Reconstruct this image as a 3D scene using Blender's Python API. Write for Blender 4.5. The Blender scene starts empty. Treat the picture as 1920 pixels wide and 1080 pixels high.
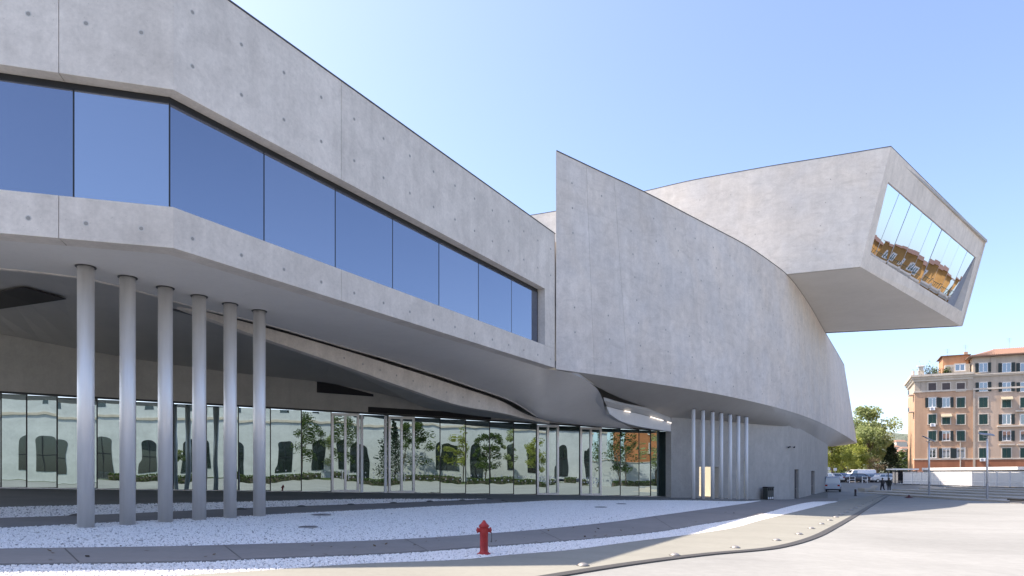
import bpy, bmesh, math, random
import numpy as np
from mathutils import Vector, Matrix, Euler
random.seed(7)
R = math.radians
# ------------------------------------------------------------------ camera, sky, sun
EYE = 2.4                      # height of the camera above the flat part of the plaza
F, CX, CY = 1250.0, 960.0, 887.0
sc = bpy.context.scene
C = sc.collection
cd = bpy.data.cameras.new('camera'); cam = bpy.data.objects.new('camera', cd); C.objects.link(cam)
cam.location = (0, 0, EYE); cam.rotation_euler = (R(90), 0, 0)
cd.sensor_width = 36; cd.lens = 36*F/1920; cd.shift_y = (CY-540)/1920; cd.clip_start = .1; cd.clip_end = 6000
sc.camera = cam
SUN = Vector((-.970*math.cos(R(55)), .243*math.cos(R(55)), math.sin(R(55))))   # towards the sun
w = bpy.data.worlds.new('World'); sc.world = w; w.use_nodes = True
nt = w.node_tree; bg = nt.nodes['Background']
sky = nt.nodes.new('ShaderNodeTexSky'); sky.sky_type = 'NISHITA'; sky.sun_disc = False
sky.sun_elevation = R(55); sky.sun_rotation = math.atan2(SUN.x, SUN.y)
sky.altitude = 50; sky.air_density = .83; sky.dust_density = 1.7; sky.ozone_density = 7.0
nt.links.new(sky.outputs[0], bg.inputs[0]); bg.inputs[1].default_value = .15
sd = bpy.data.lights.new('sun', 'SUN'); sd.energy = 3.4; sd.angle = R(.5); sd.color = (1, .965, .915)
so = bpy.data.objects.new('sun', sd); C.objects.link(so); so.location = (-60, 20, 90)
so.rotation_euler = (-SUN).to_track_quat('-Z', 'Y').to_euler()
sc.view_settings.view_transform = 'Standard'; sc.view_settings.look = 'None'
sc.view_settings.exposure = 1.5; sc.view_settings.gamma = 1; sc.view_settings.use_white_balance = True; sc.view_settings.white_balance_temperature = 7900; sc.view_settings.white_balance_tint = 15; sc.view_settings.use_curve_mapping = False
sc.cycles.max_bounces = 8; sc.cycles.diffuse_bounces = 5; sc.cycles.glossy_bounces = 4
sc.cycles.use_denoising = True

# ------------------------------------------------------------------ measuring: ground shape, lines of sight turned into places
def smax(a, b, k): return .5*(a+b+math.sqrt((a-b)**2+k*k))
def smin(a, b, k): return .5*(a+b-math.sqrt((a-b)**2+k*k))
def sstep(a, b, x):
    t = min(1, max(0, (x-a)/(b-a))); return t*t*(3-2*t)          # also works downwards (a > b)
def grel(x, y):
    p = -2.24-.03245*x+.01507*y
    p = smin(smax(p, -2.40, .12), -.55, .1)
    return p+.78*sstep(88, 102, y)*sstep(15, 25, x)+1.15*sstep(-4, -30, y)-.5*math.exp(-((x-28)/14)**2-((y-66)/16)**2)
def gz(x, y): return EYE+grel(x, y)
def Py(px, py, Y): return Vector(((px-CX)/F*Y, Y, EYE+(CY-py)/F*Y))
def Pz(px, py, z): return Py(px, py, F*z/(CY-py))            # z measured from eye height
def Gp(px, py):
    lo, hi = 4., 400.
    k = (px-CX)/F; b = (CY-py)/F
    for _ in range(50):
        m = .5*(lo+hi)
        if b*m > grel(k*m, m): lo = m
        else: hi = m
    return Vector((k*lo, lo, gz(k*lo, lo)))
def online(px, Q, u):            # where the line of sight at column px crosses a plan line
    k = (px-CX)/F
    s = (k*Q[1]-Q[0])/(u[0]-k*u[1]); return s
def interp(pts, x):
    xs = [p[0] for p in pts]; ys = [p[1] for p in pts]
    n = len(xs)
    if x <= xs[0]: return ys[0]
    if x >= xs[-1]: return ys[-1]
    h = [xs[i+1]-xs[i] for i in range(n-1)]; d = [(ys[i+1]-ys[i])/h[i] for i in range(n-1)]
    m = [d[0]]+[0 if d[i-1]*d[i] <= 0 else 2*d[i-1]*d[i]/(d[i-1]+d[i]) for i in range(1, n-1)]+[d[-1]]
    i = max(j for j in range(n-1) if xs[j] <= x); t = (x-xs[i])/h[i]
    return ((1+2*t)*(1-t)**2*ys[i]+t*(1-t)**2*h[i]*m[i]+t*t*(3-2*t)*ys[i+1]+t*t*(t-1)*h[i]*m[i+1])
def spline(pts, n):              # smooth resample of a list of Vectors
    L = [0]
    for a, b in zip(pts, pts[1:]): L.append(L[-1]+(b-a).length)
    out = []
    for k in range(n):
        s = L[-1]*k/(n-1)
        out.append(Vector([interp([(l, p[c]) for l, p in zip(L, pts)], s) for c in range(3)]))
    return out

# ------------------------------------------------------------------ materials
def mat(name, col, rough=.8, metal=0, spec=.5):
    m = bpy.data.materials.new(name); m.use_nodes = True
    b = m.node_tree.nodes['Principled BSDF']
    b.inputs['Base Color'].default_value = (*col, 1); b.inputs['Roughness'].default_value = rough
    b.inputs['Metallic'].default_value = metal; b.inputs['Specular IOR Level'].default_value = spec
    return m
class NT:
    def __init__(s, m): s.t = m.node_tree; s.b = s.t.nodes['Principled BSDF']
    def n(s, typ, **k):
        x = s.t.nodes.new(typ)
        for a, v in k.items(): setattr(x, a, v)
        return x
    def l(s, a, b): s.t.links.new(a, b)
    def pos(s, scale=(1, 1, 1)):
        g = s.n('ShaderNodeNewGeometry'); mp = s.n('ShaderNodeMapping'); mp.inputs['Scale'].default_value = scale
        s.l(g.outputs['Position'], mp.inputs[0]); return mp.outputs[0]
    def noise(s, vec, scale, detail=4, rough=.55, dist=0):
        x = s.n('ShaderNodeTexNoise'); x.inputs['Scale'].default_value = scale; x.inputs['Detail'].default_value = detail
        x.inputs['Roughness'].default_value = rough; x.inputs['Distortion'].default_value = dist
        s.l(vec, x.inputs['Vector']); return x.outputs['Fac']
    def ramp(s, fac, stops):
        x = s.n('ShaderNodeValToRGB'); e = x.color_ramp.elements
        while len(e) < len(stops): e.new(.5)
        for el, (p, c) in zip(e, stops): el.position = p; el.color = (c, c, c, 1) if not hasattr(c, '__len__') else (*c, 1)
        s.l(fac, x.inputs[0]); return x.outputs[0]
    def mix(s, fac, a, b, mode='MIX'):
        x = s.n('ShaderNodeMix', data_type='RGBA', blend_type=mode)
        for sock, v in ((x.inputs[0], fac), (x.inputs[6], a), (x.inputs[7], b)):
            if isinstance(v, (int, float)): sock.default_value = v
            elif hasattr(v, '__len__'): sock.default_value = (*v, 1)
            else: s.l(v, sock)
        return x.outputs[2]
    def bump(s, h, strength=.3, dist=.02):
        x = s.n('ShaderNodeBump'); x.inputs['Strength'].default_value = strength; x.inputs['Distance'].default_value = dist
        s.l(h, x.inputs['Height']); s.l(x.outputs[0], s.b.inputs['Normal'])

def concrete(name, col, tint_a, tint_b, amount=1., streak=.3, rough=.7, bump=.25, swirl=False):
    m = mat(name, col, rough, spec=.3); t = NT(m)
    p = t.pos()
    n1 = t.noise(p, .22, 5, .6, .4); n2 = t.noise(p, 1.3, 6, .65, .6); n3 = t.noise(p, 9, 5, .7)
    nv = t.noise(t.pos((1.6, 1.6, .12)), 1.0, 6, .7)
    c = t.mix(t.ramp(n1, [(.3, 0), (.7, 1)]), tint_a, tint_b)
    c = t.mix(1., c, t.ramp(n2, [(.25, 1-.16*amount), (.75, 1+.10*amount)]), 'MULTIPLY')
    c = t.mix(1., c, t.ramp(n3, [(.3, 1-.10*amount), (.7, 1+.06*amount)]), 'MULTIPLY')
    c = t.mix(streak, c, t.ramp(nv, [(.3, .72), (.6, 1.08)]), 'MULTIPLY')
    if swirl:
        ns = t.noise(t.pos((.55, .55, 1.5)), .75, 8, .72, 2.2)
        c = t.mix(.7, c, t.ramp(ns, [(.33, .84), (.5, 1.0), (.66, 1.06)]), 'MULTIPLY')
        c = t.mix(.45, c, t.ramp(t.noise(p, .35, 3, .5, .5), [(.35, (.94, .97, 1.03)), (.65, (1.04, .995, .96))]), 'MULTIPLY')
    oi = t.n('ShaderNodeObjectInfo'); c = t.mix(1., c, t.ramp(oi.outputs['Random'], [(0, .955), (1, 1.03)]), 'MULTIPLY')
    sz = t.n('ShaderNodeSeparateXYZ'); t.l(p, sz.inputs[0]); md = t.n('ShaderNodeMath', operation='PINGPONG'); md.inputs[1].default_value = .6
    wob = t.n('ShaderNodeMath', operation='ADD'); sc_ = t.n('ShaderNodeMath', operation='MULTIPLY'); sc_.inputs[1].default_value = .05; t.l(n2, sc_.inputs[0]); t.l(sz.outputs[2], wob.inputs[0]); t.l(sc_.outputs[0], wob.inputs[1]); t.l(wob.outputs[0], md.inputs[0])
    c = t.mix(.5*streak, c, t.ramp(md.outputs[0], [(0, .80), (.022, 1)]), 'MULTIPLY')
    # fine dark pores
    v = t.n('ShaderNodeTexVoronoi', feature='F1'); v.inputs['Scale'].default_value = 5.5; t.l(p, v.inputs['Vector'])
    c = t.mix(.5, c, t.ramp(v.outputs['Distance'], [(.04, .55), (.09, 1)]), 'MULTIPLY')
    t.l(c, t.b.inputs['Base Color'])
    t.bump(n3, bump, .01)
    return m
M = {}
M['concrete'] = concrete('pale fair-faced concrete', (.42, .4, .37), (.61, .565, .515), (.72, .668, .61))
M['concrete_curved'] = concrete('mottled fair-faced concrete', (.4, .4, .4), (.585, .545, .505), (.70, .65, .60), .85, .25, swirl=True)
M['concrete_box'] = concrete('concrete toned down for sun', (.5, .5, .5), (.49, .475, .45), (.56, .545, .515), .8, .2, swirl=True)  # same concrete, base darkened to offset the sun on the box
M['concrete_base'] = concrete('smooth grey concrete', (.36, .35, .33), (.38, .365, .34), (.45, .43, .40), .8, .2)
M['soffit'] = concrete('smooth soffit plaster', (.3, .3, .3), (.63, .615, .59), (.69, .675, .65), .25, 0, bump=.05)
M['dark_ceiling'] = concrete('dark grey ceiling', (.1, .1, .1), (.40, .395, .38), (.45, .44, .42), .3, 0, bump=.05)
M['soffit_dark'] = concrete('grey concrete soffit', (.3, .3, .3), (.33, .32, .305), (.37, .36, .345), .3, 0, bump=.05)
M['inner_wall'] = concrete('inner concrete with shade tone', (.2, .2, .19), (.37, .36, .335), (.44, .425, .395), .7, .3)  # wall concrete darkened for the shade inside the recess
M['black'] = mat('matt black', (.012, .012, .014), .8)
M['capping'] = mat('dark zinc capping', (.09, .09, .095), .5, .6)
M['frame'] = mat('dark anodised frame', (.03, .032, .035), .4, .5)
M['alu'] = mat('brushed aluminium', (.55, .56, .57), .35, .85)
M['white_metal'] = mat('white painted metal', (.78, .79, .8), .45)
M['grey_metal'] = mat('grey galvanised metal', (.33, .34, .37), .45, .6)

def steel():
    m = mat('satin grey steel paint', (.5, .5, .52), .4, .4); t = NT(m)
    n = t.noise(t.pos((3, 3, .25)), 1.5, 5, .6)
    t.l(t.mix(1., (.78, .775, .77), t.ramp(n, [(.3, .9), (.7, 1.06)]), 'MULTIPLY'), t.b.inputs['Base Color'])
    t.l(t.ramp(n, [(.3, .36), (.7, .5)]), t.b.inputs['Roughness'])
    return m
M['steel'] = steel()

def coated_glass(name, refl, dark, mixf, wave=.02, scale=.6, rough=.0):
    m = bpy.data.materials.new(name); m.use_nodes = True; t = NT(m)
    t.t.nodes.remove(t.b)
    out = t.t.nodes['Material Output']
    g = t.n('ShaderNodeBsdfGlossy'); g.inputs['Color'].default_value = (*refl, 1); g.inputs['Roughness'].default_value = rough
    d = t.n('ShaderNodeBsdfDiffuse'); d.inputs['Color'].default_value = (*dark, 1)
    lw = t.n('ShaderNodeFresnel'); lw.inputs['IOR'].default_value = 1.5
    ad = t.n('ShaderNodeMath', operation='ADD', use_clamp=True); t.l(lw.outputs[0], ad.inputs[0]); ad.inputs[1].default_value = mixf
    mx = t.n('ShaderNodeMixShader'); t.l(ad.outputs[0], mx.inputs[0]); t.l(d.outputs[0], mx.inputs[1]); t.l(g.outputs[0], mx.inputs[2])
    t.l(mx.outputs[0], out.inputs[0])
    if wave:
        n = t.noise(t.pos((1, 1, .45)), scale, 2, .4)
        b = t.n('ShaderNodeBump'); b.inputs['Strength'].default_value = 1; b.inputs['Distance'].default_value = wave
        t.l(n, b.inputs['Height']); t.l(b.outputs[0], g.inputs['Normal'])
    return m
M['glass_ground'] = coated_glass('greenish shopfront glass', (.70, .87, .88), (.008, .02, .018), .38, .012, .45)
M['glass_ribbon'] = coated_glass('blue solar glass', (.46, .52, .64), (.02, .025, .04), .50, .002, .3)
M['glass_ribbon_sky_tint'] = coated_glass('blue solar glass with sky tint', (.56, .62, .72), (.03, .035, .05), .62, .002, .3)  # same glass, paler to imitate a brighter sky reflected in one pane
M['glass_ribbon_b'] = coated_glass('blue solar glass', (.49, .54, .65), (.025, .03, .045), .52, .003, .35)
M['glass_mirror'] = coated_glass('mirror glass', (.60, .68, .82), (.01, .012, .015), .74, .0015, .5)
M['glass_dark'] = coated_glass('window glass', (.8, .86, .95), (.02, .025, .03), .25, 0)

def ground_mat(name, a, b, rough=.85, s1=.35, s2=6, spread=.12, stretch=(1, 1, 1)):
    m = mat(name, a, rough, spec=.3); t = NT(m); p = t.pos(stretch)
    n1 = t.noise(p, s1, 5, .6, .3); n2 = t.noise(p, s2, 5, .7)
    c = t.mix(t.ramp(n1, [(.3, 0), (.7, 1)]), a, b)
    c = t.mix(1., c, t.ramp(n2, [(.3, 1-spread), (.7, 1+spread*.6)]), 'MULTIPLY')
    ns = t.noise(t.pos((.08, 1.1, 1)), .8, 5, .65, .5)
    c = t.mix(.6, c, t.ramp(ns, [(.3, .88), (.55, 1.02)]), 'MULTIPLY')
    t.l(c, t.b.inputs['Base Color']); t.bump(n2, .2, .01); return m
M['plaza'] = ground_mat('white plaza concrete', (.222, .232, .228), (.282, .294, .290), s1=.16, s2=3.5, spread=.09)
M['cream'] = ground_mat('cream concrete', (.228, .232, .208), (.258, .262, .236), spread=.06)
M['path'] = ground_mat('grey path concrete', (.205, .20, .20), (.24, .235, .23), spread=.08)
M['pavement'] = ground_mat('forecourt pavement with shade tone', (.17, .17, .16), (.205, .205, .19), spread=.08)  # path concrete darkened for the deep shade by the glass
M['asphalt'] = ground_mat('street asphalt', (.10, .10, .10), (.14, .138, .132), spread=.12)
M['kerb'] = ground_mat('pale step stone', (.40, .375, .33), (.46, .435, .39), spread=.06)
M['drain'] = mat('dark slot drain', (.075, .075, .075), .6, .3)
def gravel_mat():
    m = mat('gravel bed with gap shade', (.7, .7, .7), .85, spec=.25); t = NT(m); p = t.pos()
    v = t.n('ShaderNodeTexVoronoi', feature='F1'); v.inputs['Scale'].default_value = 17; t.l(p, v.inputs['Vector'])
    v2 = t.n('ShaderNodeTexVoronoi', feature='DISTANCE_TO_EDGE'); v2.inputs['Scale'].default_value = 17; t.l(p, v2.inputs['Vector'])
    sep = t.n('ShaderNodeSeparateColor'); t.l(v.outputs['Color'], sep.inputs[0])
    c = t.mix(1., (.42, .42, .43), t.ramp(sep.outputs[0], [(.0, .72), (.5, 1.0), (1., 1.1)]), 'MULTIPLY')  # bed greyer than the stones, for the shade in the gaps
    t.l(c, t.b.inputs['Base Color']); t.bump(t.ramp(v2.outputs['Distance'], [(0, 0), (.25, 1)]), .9, .03); return m
M['gravel'] = gravel_mat()
def stone_mat():
    m = mat('marble chippings', (.74, .74, .74), .8, spec=.3); t = NT(m)
    n = t.noise(t.pos(), 23, 2, .5)
    t.l(t.ramp(n, [(.25, (.55, .55, .56)), (.45, (.80, .795, .79)), (.75, (.90, .89, .88))]), t.b.inputs['Base Color']); return m
M['stone'] = stone_mat()
def worn_red():
    m = mat('worn red hydrant paint', (.40, .018, .02), .5); t = NT(m); p = t.pos()
    c = t.mix(t.ramp(t.noise(p, 6, 6, .7), [(.35, 0), (.7, 1)]), (.33, .016, .018), (.44, .03, .028))
    c = t.mix(t.ramp(t.noise(p, 22, 5, .75), [(.62, 0), (.70, .75)]), c, (.16, .07, .05)); t.l(c, t.b.inputs['Base Color'])
    t.l(t.ramp(t.noise(p, 14, 4, .7), [(.3, .35), (.7, .75)]), t.b.inputs['Roughness']); t.bump(t.noise(p, 40, 3, .6), .3, .004); return m
M['red'] = worn_red()
M['dark_red'] = mat('dark red paint', (.10, .012, .018), .5)
M['black_paint'] = mat('black paint', (.02, .02, .024), .45)
M['plug'] = mat('tie hole plug', (.29, .28, .265), .9)
M['plug_light'] = mat('tie hole rim', (.50, .49, .47), .9)

# ------------------------------------------------------------------ mesh helpers
class MB:
    def __init__(s): s.v = []; s.f = []; s.mi = []; s.cur = 0
    def add(s, vs, fs):
        o = len(s.v); s.v += [tuple(v) for v in vs]; s.f += [tuple(i+o for i in f) for f in fs]; s.mi += [s.cur]*len(fs); return s
    def box(s, c, size, rz=0, rot=None):
        mtx = Matrix.Translation(Vector(c)) @ (rot.to_matrix().to_4x4() if rot else Matrix.Rotation(rz, 4, 'Z'))
        h = [q/2 for q in size]
        vs = [mtx @ Vector((x*h[0], y*h[1], z*h[2])) for x in (-1, 1) for y in (-1, 1) for z in (-1, 1)]
        return s.add(vs, [(0, 1, 3, 2), (4, 6, 7, 5), (0, 4, 5, 1), (2, 3, 7, 6), (0, 2, 6, 4), (1, 5, 7, 3)])
    def hexa(s, a, b):              # two quads (4 points each), joined
        return s.add(list(a)+list(b), [(3, 2, 1, 0), (4, 5, 6, 7)]+[(i, (i+1) % 4, 4+(i+1) % 4, 4+i) for i in range(4)])
    def prism(s, poly, z0, z1):     # plan polygon extruded
        n = len(poly)
        return s.add([(p[0], p[1], z0) for p in poly]+[(p[0], p[1], z1) for p in poly],
                     [tuple(range(n))[::-1], tuple(range(n, 2*n))]+[(i, (i+1) % n, n+(i+1) % n, n+i) for i in range(n)])
    def extr(s, poly, off):         # any planar 3-D polygon, extruded by a vector
        n = len(poly); off = Vector(off)
        return s.add(list(poly)+[Vector(p)+off for p in poly],
                     [tuple(range(n)), tuple(range(n, 2*n))[::-1]]+[(i, n+i, n+(i+1) % n, (i+1) % n) for i in range(n)])
    def grid(s, rows):              # open sheet
        n = len(rows[0]); vs = [p for r in rows for p in r]
        return s.add(vs, [(i*n+j, i*n+j+1, (i+1)*n+j+1, (i+1)*n+j) for i in range(len(rows)-1) for j in range(n-1)])
    def slab(s, rows, off):         # closed sheet with thickness; off = Vector or list of Vectors (per column)
        n = len(rows[0]); m = len(rows)
        of = off if isinstance(off, list) else [off]*n
        A = [Vector(p) for r in rows for p in r]; B = [Vector(p)+of[j] for r in rows for j, p in enumerate(r)]
        N = n*m; f = []
        for i in range(m-1):
            for j in range(n-1):
                q = (i*n+j, i*n+j+1, (i+1)*n+j+1, (i+1)*n+j); f += [q, tuple(N+k for k in q[::-1])]
        ring = [j for j in range(n)]+[i*n+n-1 for i in range(1, m)]+[(m-1)*n+j for j in range(n-2, -1, -1)]+[i*n for i in range(m-2, 0, -1)]
        for a, b in zip(ring, ring[1:]+ring[:1]): f.append((b, a, N+a, N+b))
        return s.add(A+B, f)
    def lathe(s, prof, c=(0, 0, 0), n=16):
        vs = []; fs = []
        for r, z in prof:
            for k in range(n):
                a = 2*math.pi*k/n; vs.append((c[0]+r*math.cos(a), c[1]+r*math.sin(a), c[2]+z))
        for i in range(len(prof)-1):
            for k in range(n): fs.append((i*n+k, i*n+(k+1) % n, (i+1)*n+(k+1) % n, (i+1)*n+k))
        fs += [tuple(range(n))[::-1], tuple(range((len(prof)-1)*n, len(prof)*n))]
        return s.add(vs, fs)
    def tube(s, pts, rad, n=8):
        pts = [Vector(p) for p in pts]; rad = rad if hasattr(rad, '__len__') else [rad]*len(pts)
        vs = []; fs = []
        for i, p in enumerate(pts):
            d = (pts[min(i+1, len(pts)-1)]-pts[max(i-1, 0)]).normalized()
            u = d.orthogonal().normalized() if i == 0 else (u-d*u.dot(d)).normalized()
            w_ = d.cross(u)
            for k in range(n):
                a = 2*math.pi*k/n; vs.append(p+(u*math.cos(a)+w_*math.sin(a))*rad[i])
        for i in range(len(pts)-1):
            for k in range(n): fs.append((i*n+k, i*n+(k+1) % n, (i+1)*n+(k+1) % n, (i+1)*n+k))
        fs += [tuple(range(n))[::-1], tuple(range((len(pts)-1)*n, len(pts)*n))]
        return s.add(vs, fs)
    def build(s, name, mats, parent=None, smooth=False, keep=True, fix=True):
        me = bpy.data.meshes.new(name); me.from_pydata(s.v, [], s.f)
        for m in (mats if isinstance(mats, (list, tuple)) else [mats]): me.materials.append(m)
        me.polygons.foreach_set('material_index', s.mi)
        if smooth is True: me.polygons.foreach_set('use_smooth', [True]*len(s.f))
        if smooth == 'angle': me.polygons.foreach_set('use_smooth', [True]*len(s.f))
        if fix:
            bm = bmesh.new(); bm.from_mesh(me); bmesh.ops.recalc_face_normals(bm, faces=bm.faces); bm.to_mesh(me); bm.free()
        me.update()
        if smooth == 'angle': me.set_sharp_from_angle(angle=R(50))
        o = bpy.data.objects.new(name, me); C.objects.link(o)
        if parent: par(o, parent, keep)
        return o
WM = {}
def par(o, parent, keep=True):
    o.parent = parent
    if keep and parent.name in WM: o.matrix_parent_inverse = WM[parent.name].inverted()
def tag(o, label, cat, group=None):
    o['label'] = label; o['category'] = cat
    if group: o['group'] = group
    return o
def thing(name, label, cat, loc=(0, 0, 0), rz=0, group=None):
    o = bpy.data.objects.new(name, None); C.objects.link(o); o.empty_display_size = .3
    o.location = loc; o.rotation_euler = (0, 0, rz)
    WM[o.name] = Matrix.Translation(Vector(loc)) @ Matrix.Rotation(rz, 4, 'Z')
    return tag(o, label, cat, group)
def kind(o, k): o['kind'] = k; return o
def copy_tree(o, parent=None):
    c = o.copy(); C.objects.link(c)
    if parent: c.parent = parent
    for ch in list(o.children): copy_tree(ch, c)
    return c
def soften(o, wd=.02, seg=2):
    b = o.modifiers.new('edge', 'BEVEL'); b.width = wd; b.segments = seg; b.limit_method = 'ANGLE'; b.angle_limit = R(40)
    return o

# ------------------------------------------------------------------ ground
def axis(brk):
    out = []
    for a, b, st in brk: out += list(np.arange(a, b, st))
    return out+[brk[-1][1]]
xs = axis([(-900, -120, 130), (-120, -45, 15), (-45, 65, 2.2), (65, 140, 15), (140, 1500, 170)])
ys = axis([(-700, -100, 120), (-100, -10, 15), (-10, 110, 2.2), (110, 200, 15), (200, 1800, 200)])
g = MB(); g.grid([[Vector((x, y, gz(x, y)-.0)) for x in xs] for y in ys])
kind(g.build('plaza_ground', M['plaza'], smooth=True), 'structure')

def band(name, top, bot, off, m, x0, x1, n=90, sub=5, skirt=0, k='structure'):
    rows = [[] for _ in range(sub+1)]
    for i in range(n+1):
        x = x0+(x1-x0)*i/n
        a = Gp(x, interp(top, x)); b = Gp(x, max(interp(bot, x), interp(top, x)+.05))
        for j in range(sub+1):
            p = a.lerp(b, j/sub); p.z = gz(p.x, p.y)+off; rows[j].append(p)
    mb = MB(); mb.grid(rows)
    if skirt:
        for r in (rows[0], rows[-1]): mb.grid([r, [p-Vector((0, 0, skirt)) for p in r]])
        for e in (0, -1): mb.grid([[r[e] for r in rows], [r[e]-Vector((0, 0, skirt)) for r in rows]])
    o = mb.build(name, m, fix=False); kind(o, k); return o
glass_line = [(-250, 911), (0, 914), (620, 922), (1005, 928), (1258, 931), (1480, 932), (1552, 922)]
grav1_top = [(-250, 958), (0, 952), (480, 941), (700, 936.5), (925, 936.2)]
grav1_bot = [(-250, 985), (0, 974), (150, 969), (480, 954), (700, 946), (925, 937)]
main_top = [(-250, 1000), (0, 991), (160, 983), (480, 967), (700, 956), (960, 943), (1060, 938.5), (1258, 938.5), (1390, 940.5), (1440, 938.5)]
main_bot = [(-250, 1037), (0, 1033), (330, 1028), (480, 1024), (720, 1016), (960, 1000), (1140, 982), (1240, 968), (1400, 945), (1440, 939.2)]
pathb_bot = [(-250, 1068), (0, 1062), (330, 1057), (480, 1051), (720, 1041), (960, 1024), (1110, 1012), (1240, 998), (1320, 984), (1380, 975), (1431, 964), (1482, 949.6), (1527, 941), (1572, 938.5)]
grav2_bot = [(-250, 1112), (300, 1084), (480, 1073), (685, 1059), (855, 1052), (960, 1042), (1060, 1034), (1180, 1018), (1320, 1000), (1380, 990), (1421, 978), (1502, 957.8), (1572, 940.5)]
strip_top = grav2_bot[:-1]+[(1572, 940.5), (1620, 932), (1671, 925)]
drain = [(-250, 1330), (300, 1215), (700, 1142), (1040, 1081), (1200, 1056), (1330, 1040), (1440, 1030), (1490, 1020), (1532, 1006), (1565, 989), (1600, 969), (1635, 947), (1671, 926)]
pav_bot = grav1_top[:-1]+[(925, 936.4), (960, 942), (1060, 938), (1258, 938), (1390, 940), (1440, 939), (1500, 937), (1552, 934.5)]
band('forecourt_pavement', glass_line, pav_bot, .045, M['pavement'], -250, 1552, 90, 4, .06)
band('inner_path', grav1_bot, [(x, y+.3) for x, y in main_top[:6]]+[(1000, 942)], .05, M['path'], -250, 940, 80, 3, .06)
pathb_top = main_bot[:-1]+[(1440, 938.6), (1500, 936.5), (1572, 934.5)]
band('curved_path', pathb_top, pathb_bot, .055, M['path'], -250, 1572, 110, 4, .07)
band('cream_strip', strip_top, drain, .03, M['cream'], -250, 1671, 110, 6, .04)
G1 = band('gravel_bed', grav1_top, grav1_bot, .012, M['gravel'], -250, 922, 60, 3)
G2 = band('gravel_bed', main_top, main_bot, .012, M['gravel'], -250, 1440, 110, 6)
G3 = band('gravel_bed', pathb_bot[:-1]+[(1572, 940.4)], grav2_bot, .012, M['gravel'], -250, 1570, 110, 4)

def stones(bed, name, density, size, seed):
    ng = bpy.data.node_groups.new('scatter chippings', 'GeometryNodeTree')
    ng.interface.new_socket('Geometry', in_out='INPUT', socket_type='NodeSocketGeometry')
    ng.interface.new_socket('Geometry', in_out='OUTPUT', socket_type='NodeSocketGeometry')
    N = ng.nodes; L = ng.links
    gi = N.new('NodeGroupInput'); go = N.new('NodeGroupOutput')
    ds = N.new('GeometryNodeDistributePointsOnFaces'); ds.inputs['Density'].default_value = density; ds.inputs['Seed'].default_value = seed
    ico = N.new('GeometryNodeMeshIcoSphere'); ico.inputs['Radius'].default_value = 1; ico.inputs['Subdivisions'].default_value = 1
    sm = N.new('GeometryNodeSetMaterial'); sm.inputs['Material'].default_value = M['stone']
    ip = N.new('GeometryNodeInstanceOnPoints')
    rr = N.new('FunctionNodeRandomValue'); rr.data_type = 'FLOAT_VECTOR'; rr.inputs[0].default_value = (0, 0, 0); rr.inputs[1].default_value = (6.3, 6.3, 6.3)
    rs = N.new('FunctionNodeRandomValue'); rs.data_type = 'FLOAT_VECTOR'; rs.inputs[0].default_value = (size*.6, size*.5, size*.35); rs.inputs[1].default_value = (size*1.35, size*1.0, size*.75)
    L.new(gi.outputs[0], ds.inputs[0]); L.new(ds.outputs['Points'], ip.inputs['Points']); L.new(ico.outputs[0], sm.inputs[0])
    L.new(sm.outputs[0], ip.inputs['Instance']); L.new(rr.outputs[0], ip.inputs['Rotation']); L.new(rs.outputs[0], ip.inputs['Scale'])
    L.new(ip.outputs[0], go.inputs[0])
    o = bpy.data.objects.new(name, bed.data); C.objects.link(o); kind(o, 'stuff')
    md = o.modifiers.new('scatter', 'NODES'); md.node_group = ng
    return o
stones(G1, 'white_gravel', 110, .04, 1); stones(G2, 'white_gravel', 330, .030, 2); stones(G3, 'white_gravel', 520, .029, 3)

for xa, xb in ((420, 452), (120, 148), (760, 800), (1010, 1052), (1225, 1262)):
    a = Gp(xa, interp(pathb_top, xa)+.5); b = Gp(xb, interp(pathb_bot, xb)-.5); d = (b-a); n_ = Vector((-d.y, d.x, 0)).normalized()*.012
    mb = MB(); mb.slab([[Vector((q.x, q.y, gz(q.x, q.y)+.0585))+k*n_ for q in (a.lerp(b, i/5) for i in range(6))] for k in (-1, 1)], Vector((0, 0, -.02))); kind(mb.build('path_joint', M['drain']), 'structure')
# slot drain (two runs)
def ribbon(name, pts, width, off, m, n=80):
    line = []
    for i in range(n+1):
        x = pts[0][0]+(pts[-1][0]-pts[0][0])*i/n; line.append(Gp(x, interp(pts, x)))
    mb = MB(); L_, R_ = [], []
    for i, p in enumerate(line):
        d = line[min(i+1, n)]-line[max(i-1, 0)]; nrm = Vector((-d.y, d.x, 0)).normalized()*width/2
        for lst, q in ((L_, p+nrm), (R_, p-nrm)): lst.append(Vector((q.x, q.y, gz(q.x, q.y)+off)))
    mb.slab([L_, R_], Vector((0, 0, -.08)))
    return kind(mb.build(name, m), 'structure')
ribbon('slot_drain', drain[2:], .26, .036, M['drain'], 120)
ribbon('slot_drain', [(1618, 946), (1640, 936.5), (1667, 925.5)], .3, .034, M['drain'], 30)
# street and car park beyond, lawn behind
def sheet(name, x0, x1, y0, y1, off, m, nx=20, ny=20):
    mb = MB(); mb.grid([[Vector((x, y, gz(x, y)+off)) for x in np.linspace(x0, x1, nx)] for y in np.linspace(y0, y1, ny)])
    return kind(mb.build(name, m, smooth=True), 'structure')
sheet('street', 30, 260, 104.5, 131, .01, M['asphalt'])
sheet('pavement', 30, 260, 131.2, 160, .05, M['kerb'])

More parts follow.
